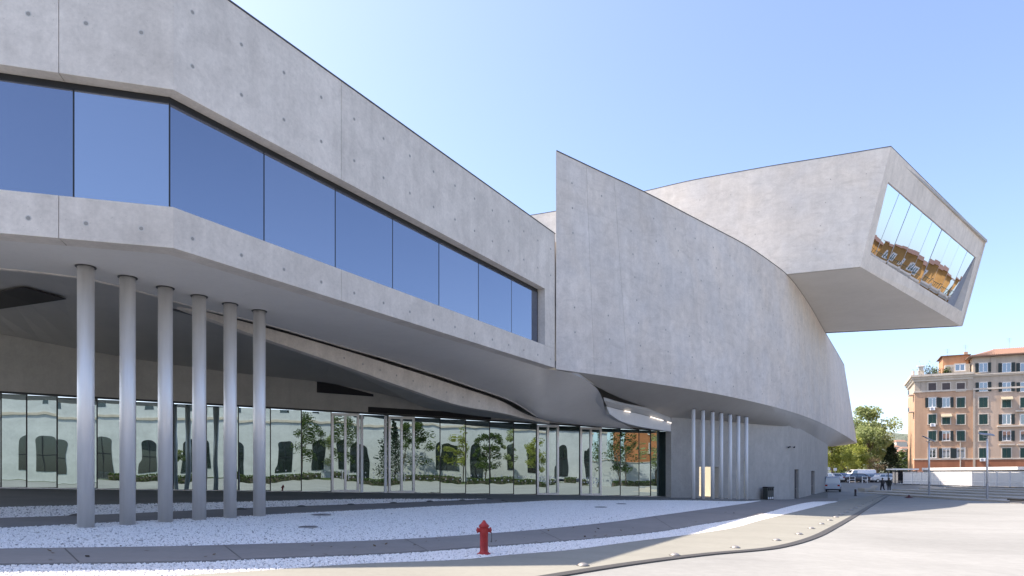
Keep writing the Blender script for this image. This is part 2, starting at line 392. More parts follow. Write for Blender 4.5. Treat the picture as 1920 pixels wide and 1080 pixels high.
# ------------------------------------------------------------------ the museum
HB, SILL, HEAD, ROOF = 5.87, 6.94, 10.0, 13.35      # levels from eye height
K = Pz(325, 465, HB); E = Pz(1041, 690, HB); L0 = Pz(0, 437, HB)
u2 = Vector((E.x-K.x, E.y-K.y)).normalized(); n2 = Vector((u2.y, -u2.x))          # along the long face, out of it
u1 = Vector((K.x-L0.x, K.y-L0.y)).normalized(); n1 = Vector((u1.y, -u1.x))
LE = Vector((K.x, K.y))-u1*26                                                    # far left end, outside the view
K2 = Vector((K.x, K.y)); E2 = Vector((E.x, E.y))
museum = thing('museum_building', 'large pale concrete museum with ribbon window, curved wall and cantilevered box window', 'museum', (K.x, K.y, gz(K.x, K.y)))
def corner(d):                                                                    # the bend K moved back by d from both faces
    a = K2-n1*d; b = K2-n2*d
    den = u1.x*u2.y-u1.y*u2.x; r = b-a
    s = (r.x*u2.y-r.y*u2.x)/den; return a+u1*s
def on2(px, d=0):
    Q = K2-n2*d; return Q+u2*online(px, Q, u2)
def on1(px, d=0):
    Q = K2-n1*d; return Q+u1*online(px, Q, u1)
Z = lambda r: EYE+r
GAP = .007
def wall_piece(name, a, b, z0, z1, th, nrm_a, nrm_b, m, ga=True, gb=True):
    d = (b-a).normalized(); a_ = a+d*GAP if ga else a; b_ = b-d*GAP if gb else b
    a2, b2 = a_-nrm_a*th, b_-nrm_b*th
    mb = MB(); mb.prism([a_, b_, b2, a2], Z(z0), Z(z1)); return soften(mb.build(name, m, museum), .007, 1)
miter = lambda th: (K2-corner(th))/th
TH = .45
# upper wall and spandrel as cast panels with open joints
cuts1 = [LE, on1(-420), on1(-120), on1(110), K2]; cuts2 = [K2, on2(640), on2(975), E2]
for nm, z0, z1, th in (('upper_wall_panel', HEAD, ROOF, TH), ('spandrel_panel', HB, SILL, .6)):
    cs1 = cuts1; cs2 = cuts2
    for a, b in zip(cs1, cs1[1:]): wall_piece(nm, a, b, z0, z1, th, n1, miter(th) if b is K2 else n1, M['concrete'], True, b is not K2)
    for a, b in zip(cs2, cs2[1:]): wall_piece(nm, a, b, z0, z1, th, miter(th) if a is K2 else n2, n2, M['concrete'], a is not K2, b is not cs2[-1])
GD_ = .42
wall_piece('jamb_panel', on2(1009, GD_)+n2*GD_, E2, SILL+.003, HEAD-.003, .58, n2, n2, M['concrete'])
core = MB()
core.prism([LE-n1*.1, corner(.1), E2-n2*.1, E2-n2*.4, corner(.4), LE-n1*.4], Z(HEAD)+.05, Z(ROOF)-.05)
core.prism([LE-n1*.1, corner(.1), E2-n2*.1, E2-n2*.4, corner(.4), LE-n1*.4], Z(HB)+.03, Z(SILL)-.03)
core.build('wall_core', M['concrete_base'], museum)
cp = MB(); cp.prism([LE+n1*.02, corner(-.02), E2+n2*.02, E2-n2*.5, corner(.5), LE-n1*.5], Z(ROOF), Z(ROOF)+.045)
cp.build('roof_capping', M['capping'], museum)
# ribbon window
GD = .42
rw = MB()
for z0, z1, dd in ((HEAD-.16, HEAD-.004, GD-.02), (SILL-.03, SILL+.05, GD-.02)):
    rw.prism([LE-n1*dd, corner(dd), on2(1008, dd), on2(1008, dd+.12), corner(dd+.12), LE-n1*(dd+.12)], Z(z0), Z(z1))
rwf = rw.build('ribbon_window_frame', M['frame'], museum)
pan1 = [LE-n1*GD]+[on1(p, GD) for p in (-560, -300, -130, 0-8, 138)]+[corner(GD)]
pan2 = [corner(GD)]+[on2(p, GD) for p in (495, 628.5, 736, 823, 897, 959, 1008)]
for pts, nn in ((pan1, n1), (pan2, n2)):
    for a, b in zip(pts, pts[1:]):
        d = (b-a).normalized(); mb = MB(); jit = random.uniform(-.002, .002)
        a_, b_ = a+d*.02, b-d*.02
        mb.prism([a_+nn*jit, b_-nn*jit, b_-nn*.03, a_-nn*.03], Z(SILL)+.02, Z(HEAD)-.15); mb.build('window_pane', M['glass_ribbon_sky_tint'] if b is pan1[-1] else M[random.choice(['glass_ribbon', 'glass_ribbon_b'])], museum)
        mm = MB(); mm.prism([b-d*.018+nn*.006, b+d*.018+nn*.006, b+d*.018-nn*.05, b-d*.018-nn*.05], Z(SILL)+.03, Z(HEAD)-.14)
        mm.build('window_mullion', M['frame'], museum)

# roofs and hidden mass (keeps the sun out of the forecourt)
rf = MB(); far_a, far_b, far_c = Vector((13.2, 52)), Vector((6, 66)), Vector((-40, 52))
rf.prism([LE-n1*.52, corner(.52), E2-n2*.52, far_a, far_b, far_c, LE-n1*14-u1*6], Z(9.6), Z(ROOF)-.1)
rf.build('roof_slab', M['concrete_base'], museum)

# soffit of the long gallery
inner_px = [(-500, 470, HB), (0, 503, HB), (155, 521, HB), (250, 543, HB), (350, 571, HB), (500, 608, HB), (600, 637, 5.85), (700, 666, 5.8)]
inner = [Pz(a, b, z) for a, b, z in inner_px]+[Py(800, 697, 36.2), Py(890, 727, 38.6), Py(960, 752, 40.6), Py(1008, 782, 42.3)]
front = [Vector((LE.x, LE.y, Z(HB)))]+[Vector((*on1(p), Z(HB))) for p in (-40, 110)]+[Vector((*K2, Z(HB)))]+[Vector((*on2(p), Z(HB))) for p in (430, 560, 660, 760, 850, 930, 985)]+[Vector((*E2, Z(HB)))]
def rows_between(a, b, n, m, sag=0):
    A, B = spline(a, n), spline(b, n)
    return [[A[j].lerp(B[j], i/(m-1)) for j in range(n)] for i in range(m)]
fin = spline(inner, 60)
fr = []
seg_f = [0]
for a, b in zip(front, front[1:]): seg_f.append(seg_f[-1]+1)
for k in range(60):
    s = k/59*(len(front)-1); i = min(int(s), len(front)-2); fr.append(front[i].lerp(front[i+1], s-i))
kk = 59*3/(len(front)-1)
fr = [p-Vector((*((K2-corner(.6))/.6 if abs(i-kk) < .6 else (n2 if i > kk else n1)), 0))*.58 for i, p in enumerate(fr)]
NR = 9
rows = [[Vector(fr[j]).lerp(fin[j], i/(NR-1))+Vector((0, 0, .004)) for j in range(60)] for i in range(NR)]
top_c = spline([fr[59], Py(1064, 698, 37.8), Py(1085, 706, 38.4), Py(1106, 718, 39.3), Py(1121, 731, 40.3), Py(1131, 752, 41.6)], 26)[1:]
bot_c = spline([fin[59], Py(1040, 789, 43.6), Py(1075, 794, 44.8), Py(1110, 798, 45.9), Py(1150, 801.5, 47.0), Py(1188, 803.8, 48.1)], 26)[1:]
for i in range(NR):
    v = i/(NR-1)
    for k, (p, q) in enumerate(zip(top_c, bot_c)):
        u = (k+1)/25; rows[i].append(p.lerp(q, v)+Vector((-.62*u*u*math.sin(math.pi*v), 0, .004)))
offs = [Vector((0, 0, .35))]*52+[Vector((0, 0, .35)).lerp(Vector((-.4, .4, .04)), min(1, k/10)) for k in range(60+25-52)]
mb = MB(); mb.slab(rows, offs); mb.build('gallery_soffit', M['soffit'], museum, smooth='angle')
# thin pale lip along its inner edge and a dark strip for the shade in the gap above the ramp
lip = MB(); lip.slab([[p+Vector((0, 0, -.02)) for p in fin], [p+Vector((.0, .0, .10)) for p in fin]], Vector((-.05, .14, 0))); lip.build('soffit_lip', M['concrete'], museum)
# ramp side wall (the bright band) : under the lip, sloping down to the right
band_top = [Py(300, 562, 24.5), Py(345, 574, 25.0), Py(430, 596, 26.2), Py(500, 615, 27.4), Py(640, 655, 31.0), Py(760, 692, 35.2), Py(870, 728, 38.8), Py(940, 752, 41), Py(985, 776, 42.8), Py(1030, 790, 44.4)]
band_bot = [Py(300, 563, 24.5), Py(345, 579, 25.0), Py(430, 611, 26.2), Py(500, 636, 27.4), Py(640, 684, 31.0), Py(760, 727, 35.2), Py(870, 762, 38.8), Py(940, 774, 41), Py(985, 785, 42.8), Py(1030, 794, 44.4)]
bt, bb = spline(band_top, 40), spline(band_bot, 40)
mb = MB(); mb.slab([bt, bb], Vector((-.25, .42, 0))); mb.build('ramp_wall', M['concrete'], museum, smooth='angle')
gap_shade_strip = [p+Vector((-.25, .4, .18)) for p in bt]
mb = MB(); mb.slab([gap_shade_strip, [p+Vector((0, 0, -.3)) for p in gap_shade_strip]], Vector((-.1, .2, 0))); mb.build('gap_shade_strip', M['capping'], museum)
# underside of the ramp
ru_far = [Py(300, 566, 26.5), Py(345, 585, 27.5), Py(430, 612, 30), Py(500, 640, 32), Py(640, 690, 36), Py(720, 727, 39.2), Py(800, 765, 42.4), Py(880, 778, 43.8), Py(985, 790, 45.6), Py(1030, 797, 46.4)]
rf2 = spline(ru_far, 40)
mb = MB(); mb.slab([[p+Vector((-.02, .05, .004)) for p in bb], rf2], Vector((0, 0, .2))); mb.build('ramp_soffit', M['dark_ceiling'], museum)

# the glazed entrance wall
GA = Gp(0, 917); GB = Gp(1258, 933); GA2 = Vector((GA.x, GA.y)); GB2 = Vector((GB.x, GB.y))
ug = (GB2-GA2).normalized(); ngl = Vector((ug.y, -ug.x)); GL = (GB2-GA2).length
ztA = GA.z*0+Py(0, 735, GA.y).z; ztB = Py(1258, 808, GB.y).z
def gpt(px): return online(px, GA2, ug)
def gtop(s): return ztA+(ztB-ztA)*s/GL
def gbot(s): return GA.z+(GB.z-GA.z)*s/GL
def gxy(s, out=0): return GA2+ug*s+ngl*out
def gquad(mb, s0, s1, za0, za1, zb0, zb1, o0, o1):       # upright piece between s0 and s1, from o0 to o1 out of the wall
    p, q = gxy(s0, o1), gxy(s1, o1); r, t = gxy(s1, o0), gxy(s0, o0)
    mb.hexa([(p.x, p.y, za0), (q.x, q.y, za1), (r.x, r.y, za1), (t.x, t.y, za0)], [(p.x, p.y, zb0), (q.x, q.y, zb1), (r.x, r.y, zb1), (t.x, t.y, zb0)])
doors = [(621, 673), (728, 777), (1006, 1047), (1087, 1127)]
edges = [-160, -105, -50, 2, 50, 107, 145, 182, 219, 254, 294, 325, 356, 387, 417, 447, 477, 507, 536, 565, 593, 621, 673, 728, 777, 801, 825, 873, 918, 963, 1006, 1047, 1063, 1087, 1127, 1145, 1163, 1180, 1198, 1217, 1236, 1257.5]
edges = [-160, -105, -50, 2, 50, 107, 182, 254, 325, 387, 447, 507, 565, 621, 673, 728, 777, 825, 873, 918, 963, 1006, 1047, 1087, 1127, 1163, 1198, 1220, 1236, 1257.5]
hd = MB(); s0, s1 = gpt(-160), gpt(1257.5)
gquad(hd, s0, s1, gtop(s0)-.06, gtop(s1)-.06, gtop(s0)+.05, gtop(s1)+.05, -.06, .06); hd.build('glazing_head', M['frame'], museum)
hd = MB(); gquad(hd, s0, s1, gbot(s0)-.1, gbot(s1)-.1, gbot(s0)+.1, gbot(s1)+.1, -.06, .06); hd.build('glazing_sill', M['alu'], museum)
dots = MB()
def glass(s0, s1, z0, z1, name='glass_pane', m=None, parent=museum, tilt=.014):
    mb = MB(); j = random.uniform(-tilt, tilt); k = random.uniform(-tilt, tilt)
    a, b = gxy(s0, j), gxy(s1, -j)
    c = ngl*k
    mb.extr([Vector((a.x, a.y, z0)), Vector((b.x, b.y, z0)), Vector((b.x+c.x, b.y+c.y, z1)), Vector((a.x+c.x, a.y+c.y, z1))], Vector((-ngl.x*.025, -ngl.y*.025, 0)))
    return mb.build(name, m or M['glass_ground'], parent)
def dotrow(s0, s1):
    n = max(2, int((s1-s0)/.45))
    for r, zz in ((0, 1.05), (1, 1.35)):
        for i in range(n):
            s = s0+(s1-s0)*(i+.5)/n; zc = gbot(s)+zz; c = gxy(s, .022)
            ring = [Vector((c.x+ug.x*.045*math.cos(a), c.y+ug.y*.045*math.cos(a), zc+.045*math.sin(a))) for a in [k*math.pi/4 for k in range(8)]]
            dots.extr(ring, Vector((-ngl.x*.012, -ngl.y*.012, 0)))
for a, b in zip(edges, edges[1:]):
    sa, sb = gpt(a), gpt(b)
    zb, zt = max(gbot(sa), gbot(sb))+.1, min(gtop(sa), gtop(sb))-.06
    if (a, b) in doors:
        df = MB(); wd = .14
        for s in (sa, sb-wd, (sa+sb)/2-wd*.5): gquad(df, s, s+wd, gbot(s), gbot(s+wd), zt, zt, -.05, .10)
        gquad(df, sa+wd, sb-wd, zt-.16, zt-.16, zt, zt, -.05, .098); gquad(df, sa+wd, sb-wd, zb-.08, zb-.08, zb+.1, zb+.1, -.05, .098)
        dr = df.build('entrance_door', M['alu'], museum); dr['label'] = 'aluminium framed double glass door'
        for p, q in ((sa+wd, (sa+sb)/2-wd*.5), ((sa+sb)/2+wd*.5, sb-wd)):
            o = glass(p+.005, q-.005, zb+.1, zt-.16, 'door_pane', parent=dr); dotrow(p+.1, q-.1)
            o.matrix_parent_inverse = Matrix.Identity(4)
            hb = MB(); c = gxy(p+.12 if p > sa+wd+.01 else q-.12, .12); hb.tube([(c.x, c.y, zb+.75), (c.x, c.y, zb+1.35)], .02, 6)
            h = hb.build('door_handle', M['alu'], dr); h.matrix_parent_inverse = Matrix.Identity(4)
    else:
        glass(sa+.015, sb-.015, zb, zt)
        if a > 500 and a < 1000: dotrow(sa+.15, sb-.15)
    if b < 1257:
        mm = MB(); gquad(mm, sb-.03, sb+.03, gbot(sb), gbot(sb), gtop(sb)-.061, gtop(sb)-.061, -.05, .02)
        mm.build('glazing_mullion', M['frame'], museum)
kind(dots.build('safety_dots', M['white_metal'], museum), 'stuff')
# pale framed display pane between the first two doors
fr_ = MB(); sa, sb = gpt(676), gpt(725)
for s in (sa, sb-.16): gquad(fr_, s, s+.16, gbot(s), gbot(s), gtop(s)-.1, gtop(s)-.1, .022, .07)
fr_.build('pale_frame', M['white_metal'], museum)
# backing behind the glass, wall above it
bk = MB(); gquad(bk, gpt(-170), gpt(1257.5), 0, 0, gtop(gpt(-170))-.1, gtop(gpt(1257.5))-.1, -1.2, -.8); bk.build('lobby_backing', M['black'], museum)
iw = MB(); sA, sB = gpt(-170), gpt(920); gquad(iw, sA, sB, gtop(sA)+.05, gtop(sB)+.05, Z(9.7), Z(9.7), -.5, .03); iw.build('inner_wall', M['inner_wall'], museum)
# ceiling of the recess between the gallery and the glass
ceil_back = []
for px, py in ((-170, 600), (0, 626), (150, 655), (300, 680), (450, 700), (600, 716), (700, 735), (800, 757), (900, 775), (960, 782), (1000, 787), (1030, 790)):
    s = gpt(px); q = gxy(s, .05); ceil_back.append(Py(px, py, q.y))
cb = spline(ceil_back, 40)
ci = [fin[int(j*59/39)]+Vector((-.35, .7, .32)) for j in range(40)]
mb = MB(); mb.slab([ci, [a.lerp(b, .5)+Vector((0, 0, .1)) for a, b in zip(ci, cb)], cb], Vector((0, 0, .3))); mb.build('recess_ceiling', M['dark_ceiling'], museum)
# black panels in place of the shade in the recess openings
def onceil(px, py, lift=-.10):                           # where a line of sight meets the ceiling
    best = None
    d = (Py(px, py, 1)-Vector((0, 0, EYE)))
    bv = None
    from mathutils.bvhtree import BVHTree
    global _bvh
    try: _bvh
    except NameError:
        vv, ff = [], []
        mid = [a.lerp(b, .5)+Vector((0, 0, .1)) for a, b in zip(ci, cb)]
        for r in (ci, mid, cb): vv += [tuple(p) for p in r]
        for i in range(2):
            for j in range(39): ff.append((i*40+j, i*40+j+1, (i+1)*40+j+1, (i+1)*40+j))
        _bvh = BVHTree.FromPolygons(vv, ff)
    h = _bvh.ray_cast(Vector((0, 0, EYE)), d.normalized())
    return (h[0] or Py(px, py, 30))+Vector((0, 0, lift))
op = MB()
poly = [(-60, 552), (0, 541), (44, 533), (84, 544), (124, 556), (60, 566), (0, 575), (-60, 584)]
op.extr([onceil(*p) for p in poly], Vector((0, 0, .02))); op.build('ceiling_opening_shade', M['black'], museum)
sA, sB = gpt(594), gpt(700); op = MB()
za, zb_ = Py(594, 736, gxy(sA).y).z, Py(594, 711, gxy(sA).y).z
gquad(op, sA, sB, za, za-.1, zb_, za+.05, .03, .06); op.build('wall_opening_shade', M['black'], museum)  # black panel for the dark of the opening
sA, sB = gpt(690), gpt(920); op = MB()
gquad(op, sA, sB, gtop(sA)+.06, gtop(sB)+.06, gtop(sA)+.42, gtop(sB)+.42, .031, .062); op.build('slot_shade_strip', M['black'], museum)  # solid black strip stands in for the shade of a slot
sA, sB = gpt(920), gpt(974); op = MB()
gquad(op, sA, sB, gtop(sA)+.06, gtop(sB)+.06, gtop(sA)+.62, gtop(sB)+.55, -.2, .35); op.build('entrance_bulkhead', M['inner_wall'], museum)
sA, sB = gpt(974), gpt(1257.5); op = MB()
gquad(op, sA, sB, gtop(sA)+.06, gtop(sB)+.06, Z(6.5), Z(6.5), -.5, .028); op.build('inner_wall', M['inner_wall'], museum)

# ------------------------------------------------------------------ the curved wall
WT, WB = 17.95, 5.8
topc = [(1041.5, 283), (1110, 315), (1207, 360), (1290, 403), (1340, 429), (1400, 461), (1440, 488), (1475, 515), (1510, 560), (1548, 625), (1570, 662), (1583, 685)]
botc = [(1041.5, 692), (1110, 701.5), (1207, 716), (1290, 729), (1340, 738), (1400, 750.5), (1440, 760), (1475, 769.5), (1513, 782), (1552, 799), (1585, 817), (1607, 831)]
tp = [Pz(a, b, WT) for a, b in topc]; bp = [Pz(a, b, WB) for a, b in botc]
tp[0] += Vector((.03, 0, 0)); bp[0] += Vector((.03, 0, 0))
NW = 73
tw, bw = spline(tp, NW), spline(bp, NW)
def wn(j, A=tw): d = A[min(j+1, NW-1)]-A[max(j-1, 0)]; return Vector((d.y, -d.x, 0)).normalized()
def dirn(j):                                             # depth direction: the left end is cut along the approach axis
    t = min(1, j/9); return (Vector((.10, 1, 0)).normalized()*(1-t)+(-wn(j))*t).normalized()
back = [dirn(j)*.5 for j in range(NW)]
def px_of(p): return CX+F*p.x/p.y
wcuts = [1041, 1122, 1180, 1335, 1470, 1610]
idx = [0]+[min(range(NW), key=lambda j: abs(px_of(bw[j])-c)) for c in wcuts[1:-1]]+[NW-1]
for a, b in zip(idx, idx[1:]):
    cols = list(range(a, b+1))
    T_, B_ = [tw[j].copy() for j in cols], [bw[j].copy() for j in cols]
    if a > 0:
        T_[0] = T_[0].lerp(T_[1], .012/max(.1, (T_[1]-T_[0]).length)); B_[0] = B_[0].lerp(B_[1], .012/max(.1, (B_[1]-B_[0]).length))
    rows = [[t.lerp(q, i/6) for t, q in zip(T_, B_)] for i in range(7)]
    mb = MB(); mb.slab(rows, [back[j] for j in cols]); mb.build('curved_wall_panel', M['concrete_curved'], museum, smooth='angle')
mb = MB(); mb.slab([[p+dirn(j)*.1+Vector((0, 0, -.05)) for j, p in enumerate(tw)], [p+dirn(j)*.1+Vector((0, 0, .05)) for j, p in enumerate(bw)]], [dirn(j)*.3 for j in range(NW)])
mb.build('wall_core', M['concrete_base'], museum)
mb = MB(); mb.slab([[p+wn(j)*.03+Vector((0, 0, .0)) for j, p in enumerate(tw)], [p+wn(j)*.03+Vector((0, 0, .05)) for j, p in enumerate(tw)]], [dirn(j)*.55 for j in range(NW)])
mb.build('roof_capping', M['capping'], museum)
DEEP = 6.5
mb = MB(); mb.slab([[p+dirn(j)*.5-Vector((0, 0, .25)) for j, p in enumerate(tw)], [p+dirn(j)*DEEP-Vector((0, 0, .25)) for j, p in enumerate(tw)]], Vector((0, 0, -.6)))
mb.build('roof_slab', M['concrete_base'], museum)
mb = MB(); mb.slab([[p+dirn(j)*DEEP-Vector((0, 0, .25)) for j, p in enumerate(tw)], [Vector((p.x, p.y, Z(4.6)))+dirn(j)*DEEP for j, p in enumerate(tw)]], [dirn(j)*.4 for j in range(NW)])
mb.build('rear_wall', M['concrete_base'], museum)
# its soffit: front edge, row over the slim columns, back edge
TB = [(1041, (1060, 697, 37.9), (1085, 706, 38.3)), (1110, (1128, 719, 41.0), (1142, 737, 43.2)), (1207, (1207, 743, 45.0), (1206, 763, 47.6)), (1290, (1292, 765, 50.0), (1258, 784.5, 51.3)),
      (1400, (1400, 782, 56.4), (1400, 795, 59.5)), (1475, (1478, 789.5, 63.6), (1482, 801, 65.6)), (1513, (1512, 803, 72), (1512, 817, 74)), (1552, (1549, 820, 83.4), (1545, 836.3, 84.6)), (1585, (1572, 830.5, 104), (1556, 837, 100)), (1608, (1588, 834, 126), (1561, 837.5, 125))]
def tb(j, q): x = px_of(bw[j]); return Py(*[interp([(r[0], r[q][c]) for r in TB], x) for c in range(3)])
bwf = [bw[j]-wn(j, bw)*.02+Vector((0, 0, .003)) for j in range(NW)]
ms, bs = [tb(j, 1) for j in range(NW)], [tb(j, 2) for j in range(NW)]
rows = [bwf, [a.lerp(b, .5) for a, b in zip(bwf, ms)], ms, [a.lerp(b, .5) for a, b in zip(ms, bs)], bs]
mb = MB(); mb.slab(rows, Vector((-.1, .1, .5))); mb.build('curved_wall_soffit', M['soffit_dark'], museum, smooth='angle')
# fascia above the right end of the glazing with its light strips
fa_t = [Py(1137, 762, 43.4), Py(1165, 769, 45.5), Py(1206, 778, 47.6), Py(1258, 793, 50.7)]
fa_b = [Py(1143, 776, 43.6), Py(1165, 790, 45.7), Py(1206, 801, 47.7), Py(1258, 809, 50.75)]
ft, fb = spline(fa_t, 24), spline(fa_b, 24)
mb = MB(); mb.slab([ft, fb], Vector((-.15, .4, 0))); mb.build('entrance_fascia', M['soffit'], museum)
mb = MB(); mb.slab([[p+Vector((.05, .1, .03)) for p in ft], [a.lerp(b, .7) for a, b in zip(ft, spline([Py(1130, 745, 41.6), Py(1170, 757, 45), Py(1206, 763, 47.0), Py(1258, 784.5, 51.1)], 24))]], Vector((0, .1, .2))); mb.build('fascia_soffit', M['dark_ceiling'], museum)
LS = mat('lit strip lamp', (.9, .9, .9)); LS.node_tree.nodes['Principled BSDF'].inputs['Emission Color'].default_value = (1, .98, .95, 1); LS.node_tree.nodes['Principled BSDF'].inputs['Emission Strength'].default_value = .6
for a, b in ((.30, .38), (.66, .86), (.93, .995)):
    i0, i1 = a*23, b*23; pt = lambda t: ft[int(t)].lerp(ft[min(23, int(t)+1)], t-int(t))
    p, q = pt(i0)+Vector((.06, -.1, .0)), pt(i1)+Vector((.06, -.1, .0))
    mb = MB(); mb.hexa([p, q, q+Vector((-.03, .08, 0)), p+Vector((-.03, .08, 0))], [v+Vector((0, 0, -.04)) for v in (p, q, q+Vector((-.03, .08, 0)), p+Vector((-.03, .08, 0)))])
    mb.build('strip_light', LS, museum)

# the base under the curved wall
B0 = Gp(1258.5, 934); B1 = Py(1480, 935, 65.0); B2 = Py(1552, 925, 84.0); B2.z = gz(B2.x, B2.y)
b0, b1, b2 = Vector((B0.x, B0.y)), Vector((B1.x, B1.y)), Vector((B2.x, B2.y))
ub = (b1-b0).normalized(); nb = Vector((ub.y, -ub.x)); uc = (b2-b1).normalized(); nc = Vector((uc.y, -uc.x))
def base_piece(name, a, b, z0, z1, n_, th=.5, m='concrete_base'):
    def top(p):
        x = CX+F*p.x/p.y; yy = interp([(1258, 784), (1400, 794.5), (1482, 800.5), (1552, 836)], x); return min(z1, Py(x, yy, p.y).z+.12) if z1 > Z(5) else z1
    mb = MB(); ring = [a, b, b-n_*th, a-n_*th]; za, zb = top(a), top(b)
    mb.hexa([(p.x, p.y, z0) for p in ring], [(p.x, p.y, q) for p, q in zip(ring, (za, zb, zb, za))]); return mb.build(name, M[m], museum)
fb_ = lambda px: b0+ub*online(px, b0, ub)
fc_ = lambda px: b1+uc*online(px, b1, uc)
o0, o1 = fb_(1311), fb_(1347.5); zo = Py(1330, 875, o0.y).z
base_piece('base_wall', b0, o0, -.5, Z(5.6), nb); base_piece('base_wall', o1, b1-ub*.003, -.5, Z(5.6), nb)
base_piece('base_wall', o0+ub*.002, o1-ub*.002, zo, Z(5.6), nb)
d1a, d1b, d2a, d2b = fc_(1489.5), fc_(1497.5), fc_(1521), fc_(1527.5)
zd1 = Py(1493, 880, d1a.y).z; zd2 = Py(1524, 883, d2a.y).z
base_piece('side_wall', b1, d1a, -.5, Z(6), nc); base_piece('side_wall', d1b, d2a, -.5, Z(6), nc); base_piece('side_wall', d2b, b2, -.5, Z(6), nc)
base_piece('side_wall', d1a+uc*.002, d1b-uc*.002, zd1, Z(6), nc); base_piece('side_wall', d2a+uc*.002, d2b-uc*.002, zd2, Z(6), nc)
M['door'] = mat('dark grey steel door', (.06, .06, .065), .5)
for a, b, zt in ((d1a, d1b, zd1), (d2a, d2b, zd2)):
    mb = MB(); mb.prism([a-nc*.25, b-nc*.25, b-nc*.32, a-nc*.32], -.3, zt); dr = mb.build('steel_door', M['door'], museum)
    hm = MB(); c = a.lerp(b, .8)-nc*.22; hm.tube([(c.x, c.y, gz(c.x, c.y)+1.0), (c.x+uc.x*.3, c.y+uc.y*.3, gz(c.x, c.y)+1.0)], .03, 6)
    h = hm.build('door_handle', M['alu'], dr); h.matrix_parent_inverse = Matrix.Identity(4)
mb = MB(); mb.prism([b2-nc*.52, b2-nc*1, b2-nc*9+uc*.2, b2-nc*9+uc*.7, b2-nc*.52+uc*.4], -.5, Z(3)); mb.build('end_wall', M['concrete_base'], museum)
# columns
def column(px, Y, r, ztop, m):
    x = (px-CX)/F*Y; mb = MB(); z0 = gz(x, Y)-.1
    mb.lathe([(r, 0), (r, ztop-z0)], (x, Y, z0), 32); o = mb.build('column', m, museum)
    for p in o.data.polygons: p.use_smooth = len(p.vertices) == 4
    mb = MB(); mb.lathe([(r+.055, -.025), (r+.055, -.004)], (x, Y, ztop), 32)
    c = mb.build('column_gap_shade', M['capping'], o); c.matrix_parent_inverse = Matrix.Identity(4)  # dark ring in place of the shadow gap at the column top
    return o
for px, tpx in ((161, 387), (239.3, 367), (310, 347.5), (373.5, 331.5), (431.5, 317), (486.3, 304)):
    column(px, F*HB/tpx, .2125, Z(HB), M['steel'])
for i, (px, ty) in enumerate(((1300, 769.8), (1318, 772), (1336, 774.6), (1352.4, 777), (1369, 779.4), (1384.4, 781.8), (1399.5, 784.2))):
    yc = 50.6+.86*i; column(px, yc, .145, Py(px, ty, yc).z+.12, M['white_metal'])

# ------------------------------------------------------------------ the cantilevered box
BT, BB = 27.95, 17.97
A_, B_, C_, D_ = Pz(1670.5, 275, BT), Pz(1848, 450, BT), Pz(1803, 612, BB), Pz(1613, 500, BB)
top_side = [Pz(a, b, BT) for a, b in ((995, 404), (1041, 396.5), (1120, 379), (1205, 360), (1300, 338), (1380, 323.5), (1450, 311), (1550, 295), (1670.5, 275))]
lean = D_-A_
side_t = spline(top_side, 25); side_b = [Vector((p.x, p.y, D_.z)) for p in spline(top_side[:-1]+[Vector((D_.x, D_.y, A_.z))], 25)]
def sn(j): d = side_t[min(j+1, 24)]-side_t[max(j-1, 0)]; return Vector((d.y, -d.x, 0)).normalized()
bx = MB(); rows = [[t.lerp(q, i/4) for t, q in zip(side_t, side_b)] for i in range(5)]
bx.slab(rows, [-sn(j)*.4 for j in range(25)]); bx.build('box_side_wall', M['concrete_box'], museum, smooth='angle')
nfv = (B_-A_).cross(D_-A_).normalized()
if nfv.y > 0: nfv = -nfv
farv = Vector((-3.6, 1, 0)).normalized()
B2_, C2_ = B_+farv*60, C_+farv*60
# far side wall, roof, underside: plates between
bx = MB(); bx.extr([B_-nfv*.02, C_-nfv*.02, C2_, B2_], Vector((-.1, -.4, 0))); bx.build('box_far_wall', M['concrete'], museum)
fr_b = [C_.lerp(C2_, j/24) for j in range(25)][::-1]; fr_t = [B_.lerp(B2_, j/24) for j in range(25)][::-1]
up = Vector((0, 0, .3))
bx = MB(); bx.slab([[p-sn(j)*.02+Vector((0, 0, .003)) for j, p in enumerate(side_b)], [a.lerp(b, .5) for a, b in zip(side_b, fr_b)], fr_b], up); bx.build('box_underside', M['soffit'], museum)
bx = MB(); bx.slab([[p-sn(j)*.3-Vector((0, 0, .1)) for j, p in enumerate(side_t)], [p-Vector((0, .3, .1)) for p in fr_t]], -up); bx.build('box_roof', M['concrete_base'], museum)
bx = MB(); bx.slab([[p+sn(j)*.006 for j, p in enumerate(side_t)], [p+sn(j)*.006+Vector((0, 0, .07)) for j, p in enumerate(side_t)]], [-sn(j)*.5 for j in range(25)]); bx.build('roof_capping', M['capping'], museum)
fd = (B_-A_).normalized()
bx = MB(); n_ = Vector((nfv.x, nfv.y, 0)).normalized()
q = (A_+n_*.008+Vector((0, 0, .003)), B_+n_*.008+Vector((0, 0, .003)), B_-n_*.4+Vector((0, 0, .003)), A_-n_*.4+Vector((0, 0, .003))); bx.hexa(q, [p+Vector((0, 0, .07)) for p in q]); bx.build('roof_capping', M['capping'], museum)
def onfront(px, py, inset=0):
    d = Py(px, py, 1)-Vector((0, 0, EYE)); o = Vector((0, 0, EYE)); t = ((A_-nfv*inset)-o).dot(nfv)/d.dot(nfv); return o+d*t
W4 = [onfront(1665.5, 341), onfront(1830, 482.5), onfront(1803, 584), onfront(1632, 477)]
O4 = [A_, B_, C_, D_]
back_ = -nfv*1.4
for i, nm in enumerate(('box_front_frame',)*4):
    j = (i+1) % 4
    bx = MB(); q = [O4[i], O4[j], W4[j], W4[i]]; bx.hexa(q, [p+back_ for p in q]); bx.build(nm, M['concrete'], museum)
NP = 9; LEAN = .88
